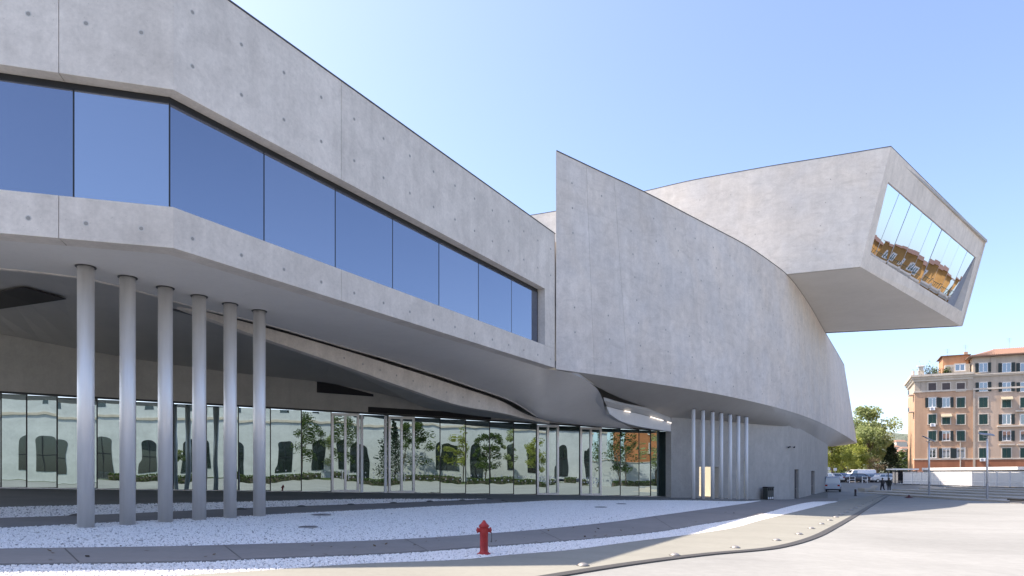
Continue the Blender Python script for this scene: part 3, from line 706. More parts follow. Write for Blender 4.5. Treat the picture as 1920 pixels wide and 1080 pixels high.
for k in range(NP):
    ts = [k/NP, (k+1)/NP]; ws = 1.0
    f_ = lambda t: t*(1-.12*(1-t)) if False else t
    a, b = W4[0].lerp(W4[1], f_(ts[0])), W4[0].lerp(W4[1], f_(ts[1])); d, c = W4[3].lerp(W4[2], f_(ts[0])), W4[3].lerp(W4[2], f_(ts[1]))
    e = (b-a).normalized()*.035; off = -nfv*(.12+random.uniform(0, .004)); tl = nfv*random.uniform(-.02, .02)
    off2 = off-nfv*LEAN; q = [a+e+off+tl, b-e+off-tl, c-e+off2-tl*.5, d+e+off2+tl*.5]
    bx = MB(); bx.extr(q, -nfv*.03); bx.build('box_window_pane', M['glass_mirror'], museum)
    if k < NP-1:
        bx = MB(); bx.extr([b-e*1.1-nfv*.115, b+e*1.1-nfv*.115, c+e*1.1-nfv*(.115+LEAN), c-e*1.1-nfv*(.115+LEAN)], -nfv*.08); bx.build('box_window_mullion', M['grey_metal'], museum)
bx = MB(); bx.hexa([p-nfv*1.36 for p in W4], [p-nfv*1.42 for p in W4]); bx.build('box_window_backing', M['black'], museum)
# dark drip groove under the far bottom edge
bx = MB(); bx.slab([[C_.lerp(C2_, t)+Vector((-.2, -.35, -.05)) for t in (0.01, .6)], [C_.lerp(C2_, t)+Vector((-.2, -.55, -.05)) for t in (0.01, .6)]], Vector((0, 0, .055))); bx.build('drip_groove', M['capping'], museum)

# tie holes of the formwork
hole = MB(); H8 = [k*math.pi/4 for k in range(8)]
def tie(p, n_, r=.05):
    n_ = Vector(n_); n3 = n_.normalized(); u = Vector((n3.y, -n3.x, 0)).normalized(); v = u.cross(n3)
    for rr, dd, mi in ((r*1.25, .003, 1), (r*.85, .006, 0)):
        hole.cur = mi
        ring = [p+n3*dd+(u*math.cos(a)+v*math.sin(a))*rr for a in H8]; hole.extr(ring, -n3*.02)
s = .55
while s < (E2-K2).length:
    q = K2+u2*s
    for zz in (12.35, 10.9): tie(Vector((q.x, q.y, Z(zz))), (n2.x, n2.y, 0), .055)
    tie(Vector((q.x, q.y, Z(6.28))), (n2.x, n2.y, 0), .055); s += 1.55
s = .75
while s < 24:
    q = K2-u1*s
    for zz in (11.35, 12.8): tie(Vector((q.x, q.y, Z(zz))), (n1.x, n1.y, 0), .06)
    tie(Vector((q.x, q.y, Z(6.3))), (n1.x, n1.y, 0), .06); s += 1.25
for j in range(1, NW-10, 2):
    for i in range(1, 9):
        if random.random() < .62: tie(tw[j].lerp(bw[j], i/8.6), wn(j), .06)
for j in range(1, 25, 2):
    for i in range(1, 5):
        if random.random() < .7: tie(side_t[j].lerp(side_b[j], i/5), sn(j), .06)
for j in range(13, 30, 2): tie(bt[j].lerp(bb[j], .5), (n2.x, n2.y, 0), .05)
kind(hole.build('formwork_tie_holes', [M['plug'], M['plug_light']], museum), 'stuff')


# ------------------------------------------------------------------ things on the forecourt
def hydrant(loc, m, label, h=1.0, group=None):
    t = thing('fire_hydrant', label, 'fire hydrant', loc, R(8), group)
    k = h/1.0
    b = MB(); b.lathe([(.20*k, 0), (.20*k, .035*k), (.155*k, .06*k), (.125*k, .10*k), (.118*k, .14*k), (.118*k, .60*k), (.125*k, .62*k), (.125*k, .80*k), (.15*k, .815*k), (.15*k, .845*k), (.13*k, .855*k)], (0, 0, 0), 20)
    o = b.build('body', m, t, True, False); soften(o, .006)
    c = MB(); c.lathe([(.145*k, .846*k), (.125*k, .875*k), (.085*k, .91*k), (.06*k, .94*k), (.055*k, .965*k), (.035*k, .97*k), (.035*k, 1.0*k)], (0, 0, 0), 16); c.build('bonnet', m, t, True, False)
    for sx in (-1, 1):
        n = MB(); n.tube([(sx*.10*k, 0, .715*k), (sx*.17*k, 0, .715*k)], .062*k, 14); n.tube([(sx*.165*k, 0, .715*k), (sx*.205*k, 0, .715*k)], .082*k, 8); n.tube([(sx*.2*k, 0, .715*k), (sx*.225*k, 0, .715*k)], .03*k, 5)
        n.build('side_outlet', m, t, False, False)
    n = MB(); n.tube([(0, -.10*k, .70*k), (0, -.155*k, .70*k)], .055*k, 14); n.tube([(0, -.15*k, .70*k), (0, -.18*k, .70*k)], .07*k, 8); n.build('front_outlet', m, t, False, False)
    n = MB(); n.tube([(.215*k, -.01, .66*k), (.222*k, -.01, .5*k), (.215*k, -.012, .36*k)], .007, 5); n.build('chain', M['frame'], t, False, False)
    n = MB()
    for i in range(6):
        a = i*math.pi/3; n.lathe([(.016*k, .03*k), (.016*k, .055*k)], (.178*k*math.cos(a), .178*k*math.sin(a), 0), 6)
    kind(n.build('flange_bolts', m, t, False, False), 'stuff'); return t
p = Gp(907.5, 1040.5)
hydrant((p.x, p.y, p.z+.0), M['red'], 'bright red fire hydrant standing in the white gravel beside the curved path', 65/F*p.y)
def onground(px, py, dz=0): p = Gp(px, py); return (p.x, p.y, p.z+dz)
# dome lights set in the paving along the drain, and along the inner path
M['dome'] = mat('cast steel dome', (.28, .275, .27), .5, .5)
def dome(loc, r, label, group, m=None):
    t = thing('paving_dome_light', label, 'ground light', loc, 0, group)
    b = MB(); b.lathe([(r, 0), (r*.97, .015), (r*.8, .038), (r*.5, .058), (r*.12, .067)], (0, 0, 0), 18); b.build('dome', m or M['dome'], t, True, False)
    c = MB(); c.lathe([(r*1.18, .0), (r*1.18, .008), (r*.9, .012)], (0, 0, 0), 18); c.build('rim', M['drain'], t, False, False)
    return t
dl = [(1093, 1063, 'nearest metal dome light in the sunny cream paving'), (1265, 1043.5, 'second metal dome light from the front on the cream paving'), (1378.5, 1029, 'third metal dome light from the front on the cream paving'),
      (1456, 1015, 'fourth metal dome light from the front beside the bend of the drain'), (1498, 1003.5, 'fifth metal dome light from the front beside the bend of the drain'), (1521, 992.5, 'sixth metal dome light, second last before the shadow edge'),
      (1540, 984, 'last sunlit metal dome light just before the shadow edge')]
for a, b, l in dl: dome(onground(a, b, .03), .125, l, 'dome lights along the curved drain')
ordn = ['first', 'second', 'third', 'fourth', 'fifth', 'sixth', 'seventh', 'eighth', 'ninth', 'tenth']
sh = ((1555, 977), (1567, 971), (1577, 966), (1586.5, 961.3), (1595, 957.5), (1604, 953.5), (1611, 950), (1619, 946.6), (1626, 943.6), (1632, 941))
for i, (a, b) in enumerate(sh):
    lab = 'shaded metal dome light, '+('nearest to the shadow edge' if i == 0 else ('farthest, towards the two walkers' if i == 9 else ordn[i]+' from the shadow edge along the drain'))
    if i == 0: first = dome(onground(a, b, .03), .135, lab, 'dome lights in the shaded paving')
    else: c = copy_tree(first); c.location = onground(a, b, .03); c['label'] = lab
M['dome_dark'] = mat('dark dome', (.12, .12, .12), .5, .4)
pa = (((142, 969.6), 'dark dome light on the inner path beside the first steel column'), ((452, 957.3), 'dark dome light on the inner path between the fifth and sixth steel columns'), ((565, 952), 'dark dome light on the inner path, first clear of the steel columns'), ((658, 948.7), 'dark dome light on the inner path in front of the first glass door'),
      ((738, 945.3), 'dark dome light on the inner path in front of the second glass door'), ((806, 942.4), 'dark dome light on the inner path, third from its far end'), ((867, 940), 'dark dome light on the inner path, last but one at its far end'), ((919, 937.2), 'dark dome light at the very end of the inner path'))
for i, ((a, b), lab) in enumerate(pa):
    if i == 0: first = dome(onground(a, b, .05), .2, lab, 'dome lights along the inner path', M['dome_dark'])
    else: c = copy_tree(first); c.location = onground(a, b, .05); c['label'] = lab
# drain covers in the gravel
M['cover'] = mat('weathered cover', (.16, .155, .16), .7, .3)
def cover(px, py, r, label):
    t = thing('drain_cover', label, 'drain cover', onground(px, py, .03))
    b = MB(); b.lathe([(r*.86, 0), (r*.86, .03), (r*.80, .034)], (0, 0, 0), 20); b.build('lid', M['cover'], t, False, False)
    b = MB(); b.lathe([(r, 0), (r, .028), (r*.9, .028)], (0, 0, 0), 20); b.build('ring', M['grey_metal'], t, False, False)
cover(577.5, 990.5, .30, 'round grey drain cover in the gravel right of the columns'); cover(602, 967, .36, 'flat round drain cover in the gravel near the inner path')
cover(1126, 952.4, .34, 'small dark drain cover in the gravel in front of the glass doors'); cover(1165, 946, .3, 'farthest drain cover in the gravel, towards the slim columns')
# litter bins
q_ = fb_(1430)+nb*.55; p = Vector((q_.x, q_.y, gz(q_.x, q_.y)))
t = thing('recycling_bin', 'dark three-compartment recycling bin standing against the concrete base wall', 'litter bin', (p.x, p.y, p.z+.04), math.atan2(ub.y, ub.x))
W_ = 26/F*p.y; Hh = 25/F*p.y
b = MB(); b.box((0, .0, Hh*.44), (W_, .42, Hh*.86)); soften(b.build('cabinet', mat('dark bin steel', (.055, .06, .055), .5, .3), t, False, False), .02)
b = MB(); b.box((0, 0, Hh*.93), (W_+.04, .48, Hh*.10)); soften(b.build('lid', M['frame'], t, False, False), .02)
for i in (-1, 0, 1):
    b = MB(); b.tube([(i*W_*.31, -.205, Hh*.79), (i*W_*.31, -.235, Hh*.79)], W_*.09, 12); b.build('opening', M['black'], t, False, False)
    b = MB(); b.tube([(i*W_*.31, -.2, Hh*.14), (i*W_*.31, -.23, Hh*.14)], W_*.085, 12); b.build('sticker', M['white_metal'], t, False, False)
    b = MB(); b.box((i*W_*.31, -.216, Hh*.47), (W_*.28, .012, Hh*.36)); b.build('door', mat('bin door', (.08, .085, .08), .5, .3) if i == -1 else bpy.data.materials['bin door'], t, False, False)
# cameras on the base
for px, py, pt, nn, uu, lab in ((1473, 838, fb_(1476), nb, ub, 'black security camera on the grey base wall'), (1485, 838, fc_(1485), nc, uc, 'small security camera just round the corner on the lighter side wall')):
    z = Py(px, py, pt.y).z
    t = thing('security_camera', lab, 'camera', (pt.x, pt.y, z), math.atan2(uu.y, uu.x))
    b = MB(); b.tube([(0, 0, 0), (0, -.22, -.02)], .03, 6); b.build('bracket', M['grey_metal'], t, False, False)
    b = MB(); b.tube([(-.26, -.24, -.06), (.12, -.22, .0)], [.075, .085], 10); b.build('housing', M['black_paint'], t, False, False)
# sunlit garden wall and hedge seen through the passage
gd = Vector((.30, 1)).normalized()
t = thing('garden_wall', 'cream rendered garden wall seen through the passage behind the slim columns', 'wall', (17.9, 62.5, gz(17.9, 62.5)), R(-53))
b = MB(); b.box((0, 0, 1.6), (9, .3, 3.2)); b.build('wall_body', mat('cream render', (.62, .58, .45), .9), t, False, False)
b = MB(); b.box((0, 0, 3.24), (9.1, .4, .08)); b.build('coping', M['kerb'], t, False, False)

# ------------------------------------------------------------------ the right side: steps, fence, lamps
X0 = 42.4; ST = [42.4, 45.2, 48.0, 50.8, 53.6]
t = thing('broad_steps', 'broad pale stone steps rising from the plaza to the glass fence', 'steps', (X0, 60, gz(X0, 60)))
for i, x in enumerate(ST):
    b = MB(); z0 = gz(X0, 60)+.172*i; y1 = 86.0-.9*i
    b.prism([(x, 28), (72, 28), (72, y1), (x, y1)], z0-.3, z0+.172); soften(b.build('step', M['kerb'], t), .02, 1)
ZT = gz(X0, 60)+.87
# translucent fence
fx = 56.4
M['frost'] = coated_glass('frosted fence glass', (.8, .84, .9), (.56, .58, .63), .12, 0, 1, .25)
t = thing('glass_fence', 'long white fence of frosted panels along the top of the steps', 'fence', (fx, 80, ZT))
PY = [96 - 2.05*i for i in range(22)]
for a, b_ in zip(PY, PY[1:]):
    b = MB(); b.box((fx, (a+b_)/2, ZT+.92), (.03, abs(a-b_)-.14, 1.60)); b.build('fence_panel', M['frost'], t)
    b = MB(); b.box((fx-.004, a, ZT+.89), (.10, .14, 1.78)); b.build('fence_post', M['white_metal'], t)
b = MB(); b.box((fx, (PY[0]+PY[-1])/2, ZT+1.80), (.12, PY[0]-PY[-1]+.2, .08)); b.box((fx-.03, (PY[0]+PY[-1])/2, ZT+.62), (.04, PY[0]-PY[-1]+.2, .05)); b.build('top_rail', M['white_metal'], t)
b = MB(); b.box((fx, (PY[0]+PY[-1])/2, ZT+.05), (.12, PY[0]-PY[-1]+.2, .10)); b.build('bottom_rail', M['frame'], t)
# low white wall with a black strip painted in as groove shade behind the fence
t = thing('street_parapet', 'long white parapet with a black strip as shadow groove behind the glass fence', 'wall', (61, 90, ZT))
b = MB(); b.box((61.3, 78, ZT+.98), (.35, 42, 1.94)); b.build('wall_body', mat('white render', (.66, .66, .66), .8), t)
b = MB(); b.box((61.25, 78, ZT+2.25), (.6, 42.3, .38)); b.build('coping', M['white_metal'], t)
b = MB(); b.box((61.2, 78, ZT+1.99), (.3, 42.1, .12)); b.build('groove', M['black'], t)
# lamp posts
def lamp(px, ybase, ytop, hw, tilt, label, yaw):
    p = Gp(px, ybase); h = (ybase-ytop)/F*p.y
    t = thing('street_lamp', label, 'street lamp', (p.x, p.y, p.z), yaw, 'street lamps at the foot of the steps')
    k = .075*p.y/58
    b = MB(); b.lathe([(.16, 0), (.16, .03), (.10, .04), (.105, 1.6)], (0, 0, 0), 12); b.build('base', M['grey_metal'], t, False, False)
    b = MB(); b.lathe([(.092, 1.6), (.08, h-.25)], (0, 0, 0), 12); b.build('pole', M['steel'], t, True, False)
    b = MB(); b.tube([(0, 0, h-.3), (0, 0, h-.05), (.12, 0, h+.08)], .05, 8); b.tube([(-.35, 0, h-.05), (.1, 0, h-.18)], .03, 6); b.build('bracket', M['grey_metal'], t, False, False)
    hd_ = MB(); hd_.box((0, 0, 0), (hw, .62, .07), rot=Euler((R(16), R(tilt), 0))); hd_.box((0, 0, .03), (hw*.8, .45, .06), rot=Euler((R(16), R(tilt), 0)))
    o = hd_.build('lamp_head', M['grey_metal'], t, False, False); o.location = (-.05, 0, h+.18); soften(o, .02)
    b = MB(); b.box((-.05, 0, h+.125), (hw*.7, .42, .02), rot=Euler((R(16), R(tilt), 0))); b.build('lens', M['white_metal'], t, False, False)
lamp(1742, 931, 826, 1.25, 24, 'farther grey street lamp with a flat tilted head beside the shaded steps', R(6))
lamp(1851, 938.5, 818, 1.2, 8, 'nearer street lamp with a broad grey tilted head in front of the fence', R(-20))
# small things on the shaded plaza
p = onground(1704.5, 933.5)
t = thing('valve_cap', 'low dark red valve cap on the shaded plaza before the steps', 'valve cap', p)
b = MB(); b.lathe([(.36, 0), (.34, .06), (.22, .13), (.10, .17), (.09, .28), (.03, .30)], (0, 0, 0), 14); b.build('cap', M['dark_red'], t, True, False)
b = MB(); b.lathe([(.5, 0), (.5, .02), (.3, .03)], (0, 0, 0), 14); b.build('plate', M['drain'], t, False, False)
p = onground(1818, 933)
t = thing('floor_grate', 'small dark grate on the sunny stone near the foot of the steps', 'grate', (p[0]+1.2, p[1], gz(X0, 60)+.13))
b = MB(); b.box((0, 0, .03), (.9, .7, .06)); b.build('grate_frame', M['drain'], t, False, False)
for i in range(5):
    b = MB(); b.box((-.3+.15*i, 0, .075), (.05, .6, .03)); b.build('grate_bar', M['grey_metal'], t, False, False)
p = onground(1914, 944)
t = thing('low_bench', 'low dark bench block at the right-hand end of the steps', 'bench', p)
b = MB(); b.box((.4, 0, .32), (1.9, 1.6, .16)); soften(b.build('seat', M['frame'], t, False, False), .03)
for sx in (-.3, 1.1):
    b = MB(); b.box((sx, 0, .12), (.25, 1.3, .24)); b.build('support', M['grey_metal'], t, False, False)
p = Gp(1604, 930)
t = thing('bollard', 'short dark bollard alone on the shaded plaza near the concrete bench', 'bollard', (p.x, p.y, p.z))
hb_ = 13/F*p.y
b = MB(); b.lathe([(.17, 0), (.17, .04), (.105, .07), (.10, hb_*.8), (.12, hb_*.82), (.12, hb_*.9), (.07, hb_*.97), (.02, hb_)], (0, 0, 0), 14); b.build('shaft', M['black_paint'], t, True, False)
b = MB(); b.lathe([(.123, hb_*.7), (.123, hb_*.76)], (0, 0, 0), 14); b.build('band', M['dark_red'], t, False, False)
# folded concrete bench
p = Gp(1627, 922); q = lambda x, y, z: (x, y, z)
t = thing('concrete_bench', 'pale faceted concrete bench on the shaded plaza behind the bollard', 'bench', (p.x, p.y, p.z), R(20))
b = MB(); b.hexa([q(-1.0, -.5, 0), q(.4, -.5, 0), q(.4, .5, 0), q(-1.0, .5, 0)], [q(-1.15, -.55, .45), q(.75, -.6, .5), q(.75, .55, .5), q(-1.15, .55, .45)]); soften(b.build('seat_block', M['kerb'], t, False, False), .03)
b = MB(); b.hexa([q(.42, -.5, .1), q(.85, -.55, .5), q(.85, .5, .5), q(.42, .5, .1)], [q(.5, -.5, 0), q(1.35, -.5, .78), q(1.35, .45, .82), q(.5, .5, 0)]); soften(b.build('raised_end', M['kerb'], t, False, False), .03)

# ------------------------------------------------------------------ cars
M['tyre'] = mat('tyre rubber', (.02, .02, .02), .85); M['rim'] = mat('wheel rim', (.45, .46, .48), .35, .8)
M['car_glass'] = coated_glass('car glass', (.8, .85, .9), (.012, .015, .018), .18, 0)
M['tail'] = mat('red lamp glass', (.35, .01, .01), .2); M['lamp'] = mat('clear lamp glass', (.75, .77, .8), .1)
def paint(name, col, metal=0):
    m = mat(name, col, .28, metal); m.node_tree.nodes['Principled BSDF'].inputs['Coat Weight'].default_value = .7; return m
def car(loc, rz, m, label, van=False, L=4.2, Wd=1.75, H=1.5, group='cars parked along the street', name='parked_car'):
    t = thing(name, label, 'van' if van else 'car', loc, rz, group)
    h = L/2
    if van: prof = [(-h, .35), (-h, 1.05), (-h+.02, H-.15), (-h+.25, H), (h-1.5, H), (h-1.2, H-.06), (h-.45, 1.08), (h-.1, .85), (h, .6), (h-.02, .35)]
    else: prof = [(-h, .38), (-h-.02, .62), (-h+.06, .92), (-h+.35, .98), (-h+.75, H-.12), (-h+1.15, H), (.35, H-.01), (.75, H-.1), (h-1.05, .95), (h-.3, .82), (h-.02, .6), (h, .36)]
    secs = []
    b = MB(); n = len(prof)
    for f_, wf in ((-1, .86), (-.93, 1.0), (0, 1.0), (.93, 1.0), (1, .86)):
        row = []
        for x, z in prof:
            tz = max(0, (z-.85)/(H-.85)); yy = f_*Wd/2*(1-.17*tz**1.2)*(1 if abs(f_) < 1 else 1)
            xs_ = x*(1 if abs(f_) < .99 else .975); zz = z*(1 if abs(f_) < .99 else .985) if z > .5 else z
            row.append(Vector((xs_, yy, zz)))
        secs.append(row)
    vs = [p for r in secs for p in r]; fs = []
    for i in range(len(secs)-1):
        for j in range(n): fs.append((i*n+j, i*n+(j+1) % n, (i+1)*n+(j+1) % n, (i+1)*n+j))
    fs += [tuple(range(n)), tuple(range((len(secs)-1)*n, len(secs)*n))[::-1]]
    b.add(vs, fs); soften(b.build('body', m, t, False, False), .05, 2)
    zw = (.95, H-.14)
    for s in (-1, 1):
        g_ = MB()
        def sy(z): return s*(Wd/2*(1-.17*max(0, (z-.85)/(H-.85))**1.2)+.012)
        if van: poly = [(h-1.95, zw[0]+.1), (h-.75, zw[0]+.1), (h-1.25, zw[1]-.05), (h-1.95, zw[1]-.05)]; polys = [poly]
        else: polys = [[(-h+.62, zw[0]+.02), (-.15, zw[0]+.02), (-.15, zw[1]), (-h+1.05, zw[1])], [(-.05, zw[0]+.02), (h-1.22, zw[0]+.02), (.58, zw[1]), (-.05, zw[1])]]
        for pl in polys:
            g_ = MB(); g_.extr([Vector((x, sy(z), z)) for x, z in pl], Vector((0, -s*.03, 0))); g_.build('side_window', M['car_glass'], t, False, False)
    if not van:
        g_ = MB(); g_.hexa([(-h+.37, -.62, 1.0), (-h+.37, .62, 1.0), (-h+.72, .56, H-.15), (-h+.72, -.56, H-.15)], [(-h+.43, -.62, 1.0), (-h+.43, .62, 1.0), (-h+.78, .56, H-.15), (-h+.78, -.56, H-.15)])
        for v in range(len(g_.v)): x, y, z = g_.v[v]; g_.v[v] = (x-.035, y, z+.01)
        g_.build('rear_window', M['car_glass'], t, False, False)
    x0, x1 = (h-1.14, .72) if not van else (h-.5, h-1.15)
    g_ = MB(); g_.hexa([(x0+.03, -.64, .985), (x0+.03, .64, .985), (x1+.05, .56, H-.10), (x1+.05, -.56, H-.10)], [(x0-.05, -.64, .96), (x0-.05, .64, .96), (x1-.03, .56, H-.13), (x1-.03, -.56, H-.13)]); g_.build('windscreen', M['car_glass'], t, False, False)
    for s in (-1, 1):
        l = MB(); l.box((h-.12, s*Wd*.36, .68), (.22, .36, .15)); l.build('headlight', M['lamp'], t, False, False)
        l = MB(); l.box((-h+.03, s*Wd*.39, .80), (.12, .26, .2)); l.build('tail_light', M['tail'], t, False, False)
        for x in (-h+.78, h-.82):
            wv = MB(); wv.tube([(x, s*(Wd/2-.2), .31), (x, s*(Wd/2+.012), .31)], .31, 18); wo = wv.build('wheel', M['tyre'], t, False, False)
            wr = MB(); wr.tube([(x, s*(Wd/2-.0), .31), (x, s*(Wd/2+.03), .31)], .19, 12); r_ = wr.build('rim', M['rim'], wo, False, False)
    l = MB(); l.box((0, 0, .27), (L*.9, Wd*.86, .16)); l.build('sill', M['black_paint'], t, False, False)
    return t
white, dark, blue, silver, grey = paint('white car paint', (.72, .72, .72)), paint('dark car paint', (.03, .032, .04)), paint('blue car paint', (.06, .10, .28), .3), paint('silver car paint', (.45, .47, .5), .6), paint('grey car paint', (.14, .145, .15), .4)
def street(px, Y): x = (px-CX)/F*Y; return (x, Y, gz(x, Y)+.012)
vd = math.atan2(1, .56)          # line of sight direction out there
side = 0
car(street(1654, 113), R(183), white, 'white hatchback parked side-on behind the two walkers')
car(street(1602, 112), R(176), dark, 'dark estate car parked behind the white hoop barriers', L=4.5)
car(street(1624, 116), R(180), silver, 'silver car partly hidden between the dark car and the white hatchback', L=4.1)
car(street(1572, 116), R(172), blue, 'blue car parked beside the pale cars near the end of the museum', L=4.2)
car(street(1561, 108), R(100), white, 'small white car parked nose-in beside the end of the museum', L=3.7)
car(street(1612, 128), R(181), paint('white van paint', (.78, .78, .78)), 'tall white van parked behind the row of cars', van=True, L=5.6, H=2.25)
car(street(1664, 122), R(186), grey, 'grey car in the second row behind the white hatchback', H=1.6)
car(street(1640, 126), R(181), blue, 'blue car in the second row near the white hatchback roof', H=1.55)
car(street(1576, 126), R(175), white, 'white car in the second row behind the blue car', H=1.5)
car(street(1686, 117), R(182), white, 'white car half hidden beyond the street shelter')
# vehicle parked in the shade by the corner of the base
x = (1562-CX)/F*83.5
car((x, 83.5, gz(x, 83.5)+.01), R(62), paint('pale blue car paint', (.38, .45, .55), .2), 'pale blue rounded van parked in shade at the end of the museum', van=True, L=3.4, H=1.9, group=None)
# hoop barriers and parking signs
def hoop(px, Y, w_, label):
    t = thing('hoop_barrier', label, 'barrier', street(px, Y), 0, 'white hoop barriers by the parked cars')
    b = MB(); b.tube([(-w_/2, 0, 0), (-w_/2, 0, 1.02), (w_/2, 0, 1.02), (w_/2, 0, 0)], .05, 6); b.build('hoop', M['white_metal'], t, False, False)
    b = MB(); b.tube([(-w_/2, 0, .55), (w_/2, 0, .55)], .04, 6); b.build('crossbar', M['white_metal'], t, False, False)
hoop(1598, 104, .85, 'left-hand white hoop barrier in front of the dark car'); hoop(1621.5, 104, .8, 'white hoop barrier next to the white hatchback'); hoop(1694, 103, .9, 'white hoop barrier beside the street shelter')
def sign(px, Y, z, label):
    x, y, g0 = street(px, Y); t = thing('parking_sign', label, 'sign', (x, y, g0), 0, 'white signs at the car park')
    b = MB(); b.lathe([(.035, 0), (.035, z)], (0, 0, 0), 8); b.build('post', M['grey_metal'], t, False, False)
    b = MB(); b.box((0, -.05, z), (.55, .03, .5)); b.build('sign_plate', M['white_metal'], t, False, False)
sign(1553.5, 118, 2.25, 'square white sign on a post right beside the museum wall'); sign(1566, 118, 2.15, 'square white sign on a post among the pale cars')
# street shelter
x, y, z = street(1692, 99)
t = thing('street_shelter', 'small dark street shelter with a flat white roof at the end of the fence', 'shelter', (x, y, z))
b = MB(); b.box((0, 0, 2.25), (3.6, 2.2, .22)); b.build('roof', M['white_metal'], t, False, False)
for sx in (-1.6, 1.6):
    for sy in (-.9, .9):
        b = MB(); b.box((sx, sy, 1.08), (.1, .1, 2.12)); b.build('post', M['frame'], t, False, False)
b = MB(); b.box((.3, .9, 1.1), (2.5, .06, 1.7)); b.build('rear_panel', M['glass_dark'], t, False, False)
b = MB(); b.box((1.2, -.1, 1.0), (.9, 1.2, 1.95)); b.build('kiosk_cabinet', M['frame'], t, False, False)
b = MB(); b.box((-.5, .6, .48), (1.6, .4, .07)); b.build('bench_seat', M['grey_metal'], t, False, False)

# ------------------------------------------------------------------ two people walking away
def person(loc, rz, label, phase, jacket, trousers):
    t = thing('person', label, 'person', loc, rz, 'people walking towards the street')
    V, E_, Rd = [], [], []
    def add(p, r, par_=None):
        V.append(p); Rd.append(r); i = len(V)-1
        if par_ is not None: E_.append((par_, i))
        return i
    pel = add((0, 0, .96), .19); w1 = add((0, .01, 1.12), .185, pel); ch = add((0, .02, 1.34), .215, w1); nk = add((0, .0, 1.50), .075, ch); hd0 = add((0, -.01, 1.60), .085, nk); hd1 = add((0, -.01, 1.72), .08, hd0)
    s_ = phase
    for sx in (-1, 1):
        st = s_*sx
        hp = add((sx*.10, 0, .88), .125, pel); kn = add((sx*.11, -.10*st-.03, .50), .085, hp); an = add((sx*.11, -.20*st+(.10 if st < 0 else 0), .10+(.06 if st < 0 else 0)), .062, kn); to = add((sx*.13, -.20*st-.16, .05+(.0 if st > 0 else .01)), .04, an)
        sh = add((sx*.20, .01, 1.42), .09, ch); el = add((sx*.255, .13*st+.03, 1.16), .068, sh); wr = add((sx*.25, .22*st-.08, .93), .048, el); pm = add((sx*.245, .23*st-.11, .85), .034, wr)
        for f in range(4): k1 = add((sx*(.235+.006*f), .23*st-.135+.022*f, .80), .0095, pm); add((sx*(.225+.006*f), .23*st-.13+.022*f, .745+.008*abs(f-1.5)), .0085, k1)
        k1 = add((sx*.215, .23*st-.15, .85), .0105, pm); add((sx*.20, .23*st-.165, .81), .009, k1)
    me = bpy.data.meshes.new('body'); me.from_pydata(V, E_, []); o = bpy.data.objects.new('body', me); C.objects.link(o); o.parent = t
    sk = o.modifiers.new('skin', 'SKIN'); sk.use_smooth_shade = True
    for i, d in enumerate(me.skin_vertices[0].data): d.radius = (Rd[i], Rd[i]*(.75 if i < 3 else 1)); d.use_root = (i == 0)
    ss = o.modifiers.new('sub', 'SUBSURF'); ss.levels = 1; ss.render_levels = 2
    m = mat('clothed figure', jacket, .85); nt_ = NT(m)
    tc = nt_.n('ShaderNodeTexCoord'); sp = nt_.n('ShaderNodeSeparateXYZ'); nt_.l(tc.outputs['Object'], sp.inputs[0])
    mr = nt_.n('ShaderNodeMapRange'); mr.inputs['From Max'].default_value = 2.0; nt_.l(sp.outputs[2], mr.inputs[0])
    c = nt_.ramp(mr.outputs[0], [(0, (.015, .015, .015)), (.055, trousers), (.47, jacket), (.755, (.42, .25, .18))]); nt_.t.nodes[-1].color_ramp.interpolation = 'CONSTANT'
    for n_ in nt_.t.nodes:
        if n_.type == 'VALTORGB': n_.color_ramp.interpolation = 'CONSTANT'
    nt_.l(c, nt_.b.inputs['Base Color']); me.materials.append(m)
    h = MB(); h.lathe([(.07, 1.56), (.098, 1.62), (.104, 1.70), (.085, 1.77), (.04, 1.805)], (0, .025, 0), 14); h.build('hair', mat('dark hair', (.02, .015, .012), .7) if 'dark hair' not in bpy.data.materials else bpy.data.materials['dark hair'], t, True, False)
    bg_ = MB(); bg_.box((0, .2, 1.25), (.30, .16, .42)); soften(bg_.build('backpack', M['black_paint'], t, False, False), .05, 3) if phase > 0 else None
p1 = Gp(1654.5, 922.0); p2 = Gp(1667, 922.0)
person(tuple(p1), math.atan2(-.5, .866)+R(90)+R(125), 'person in dark clothes with a backpack walking away, nearer the parked white hatchback', 1, (.022, .024, .03), (.02, .022, .03))
person(tuple(p2), R(150), 'person in dark jacket and trousers walking away beside the start of the steps', -1, (.02, .024, .022), (.025, .025, .028))

# ------------------------------------------------------------------ trees, plants, hill
def leaf_mat(name, a, b, c):
    m = mat(name, a, .6, spec=.25); t = NT(m)
    g = t.n('ShaderNodeNewGeometry'); n1 = t.noise(t.pos(), .7, 3, .6)
    x = t.mix(t.ramp(n1, [(.3, 0), (.7, 1)]), a, b); x = t.mix(t.ramp(g.outputs['Random Per Island'], [(.2, 0), (1, .8)]), x, c)
    t.l(x, t.b.inputs['Base Color']); t.b.inputs['Transmission Weight'].default_value = 0
    tr = t.n('ShaderNodeBsdfTranslucent'); t.l(x, tr.inputs[0]); mx = t.n('ShaderNodeMixShader'); mx.inputs[0].default_value = .48
    out = t.t.nodes['Material Output']; t.l(t.b.outputs[0], mx.inputs[1]); t.l(tr.outputs[0], mx.inputs[2]); t.l(mx.outputs[0], out.inputs[0]); return m
M['leaf_light'] = leaf_mat('pale green leaves', (.23, .29, .11), (.19, .25, .085), (.35, .39, .21))
M['leaf_yellow'] = leaf_mat('yellow green leaves', (.26, .30, .06), (.20, .25, .05), (.36, .38, .12))
M['leaf_dark'] = leaf_mat('dark green needles', (.025, .05, .028), (.02, .04, .025), (.05, .08, .045))
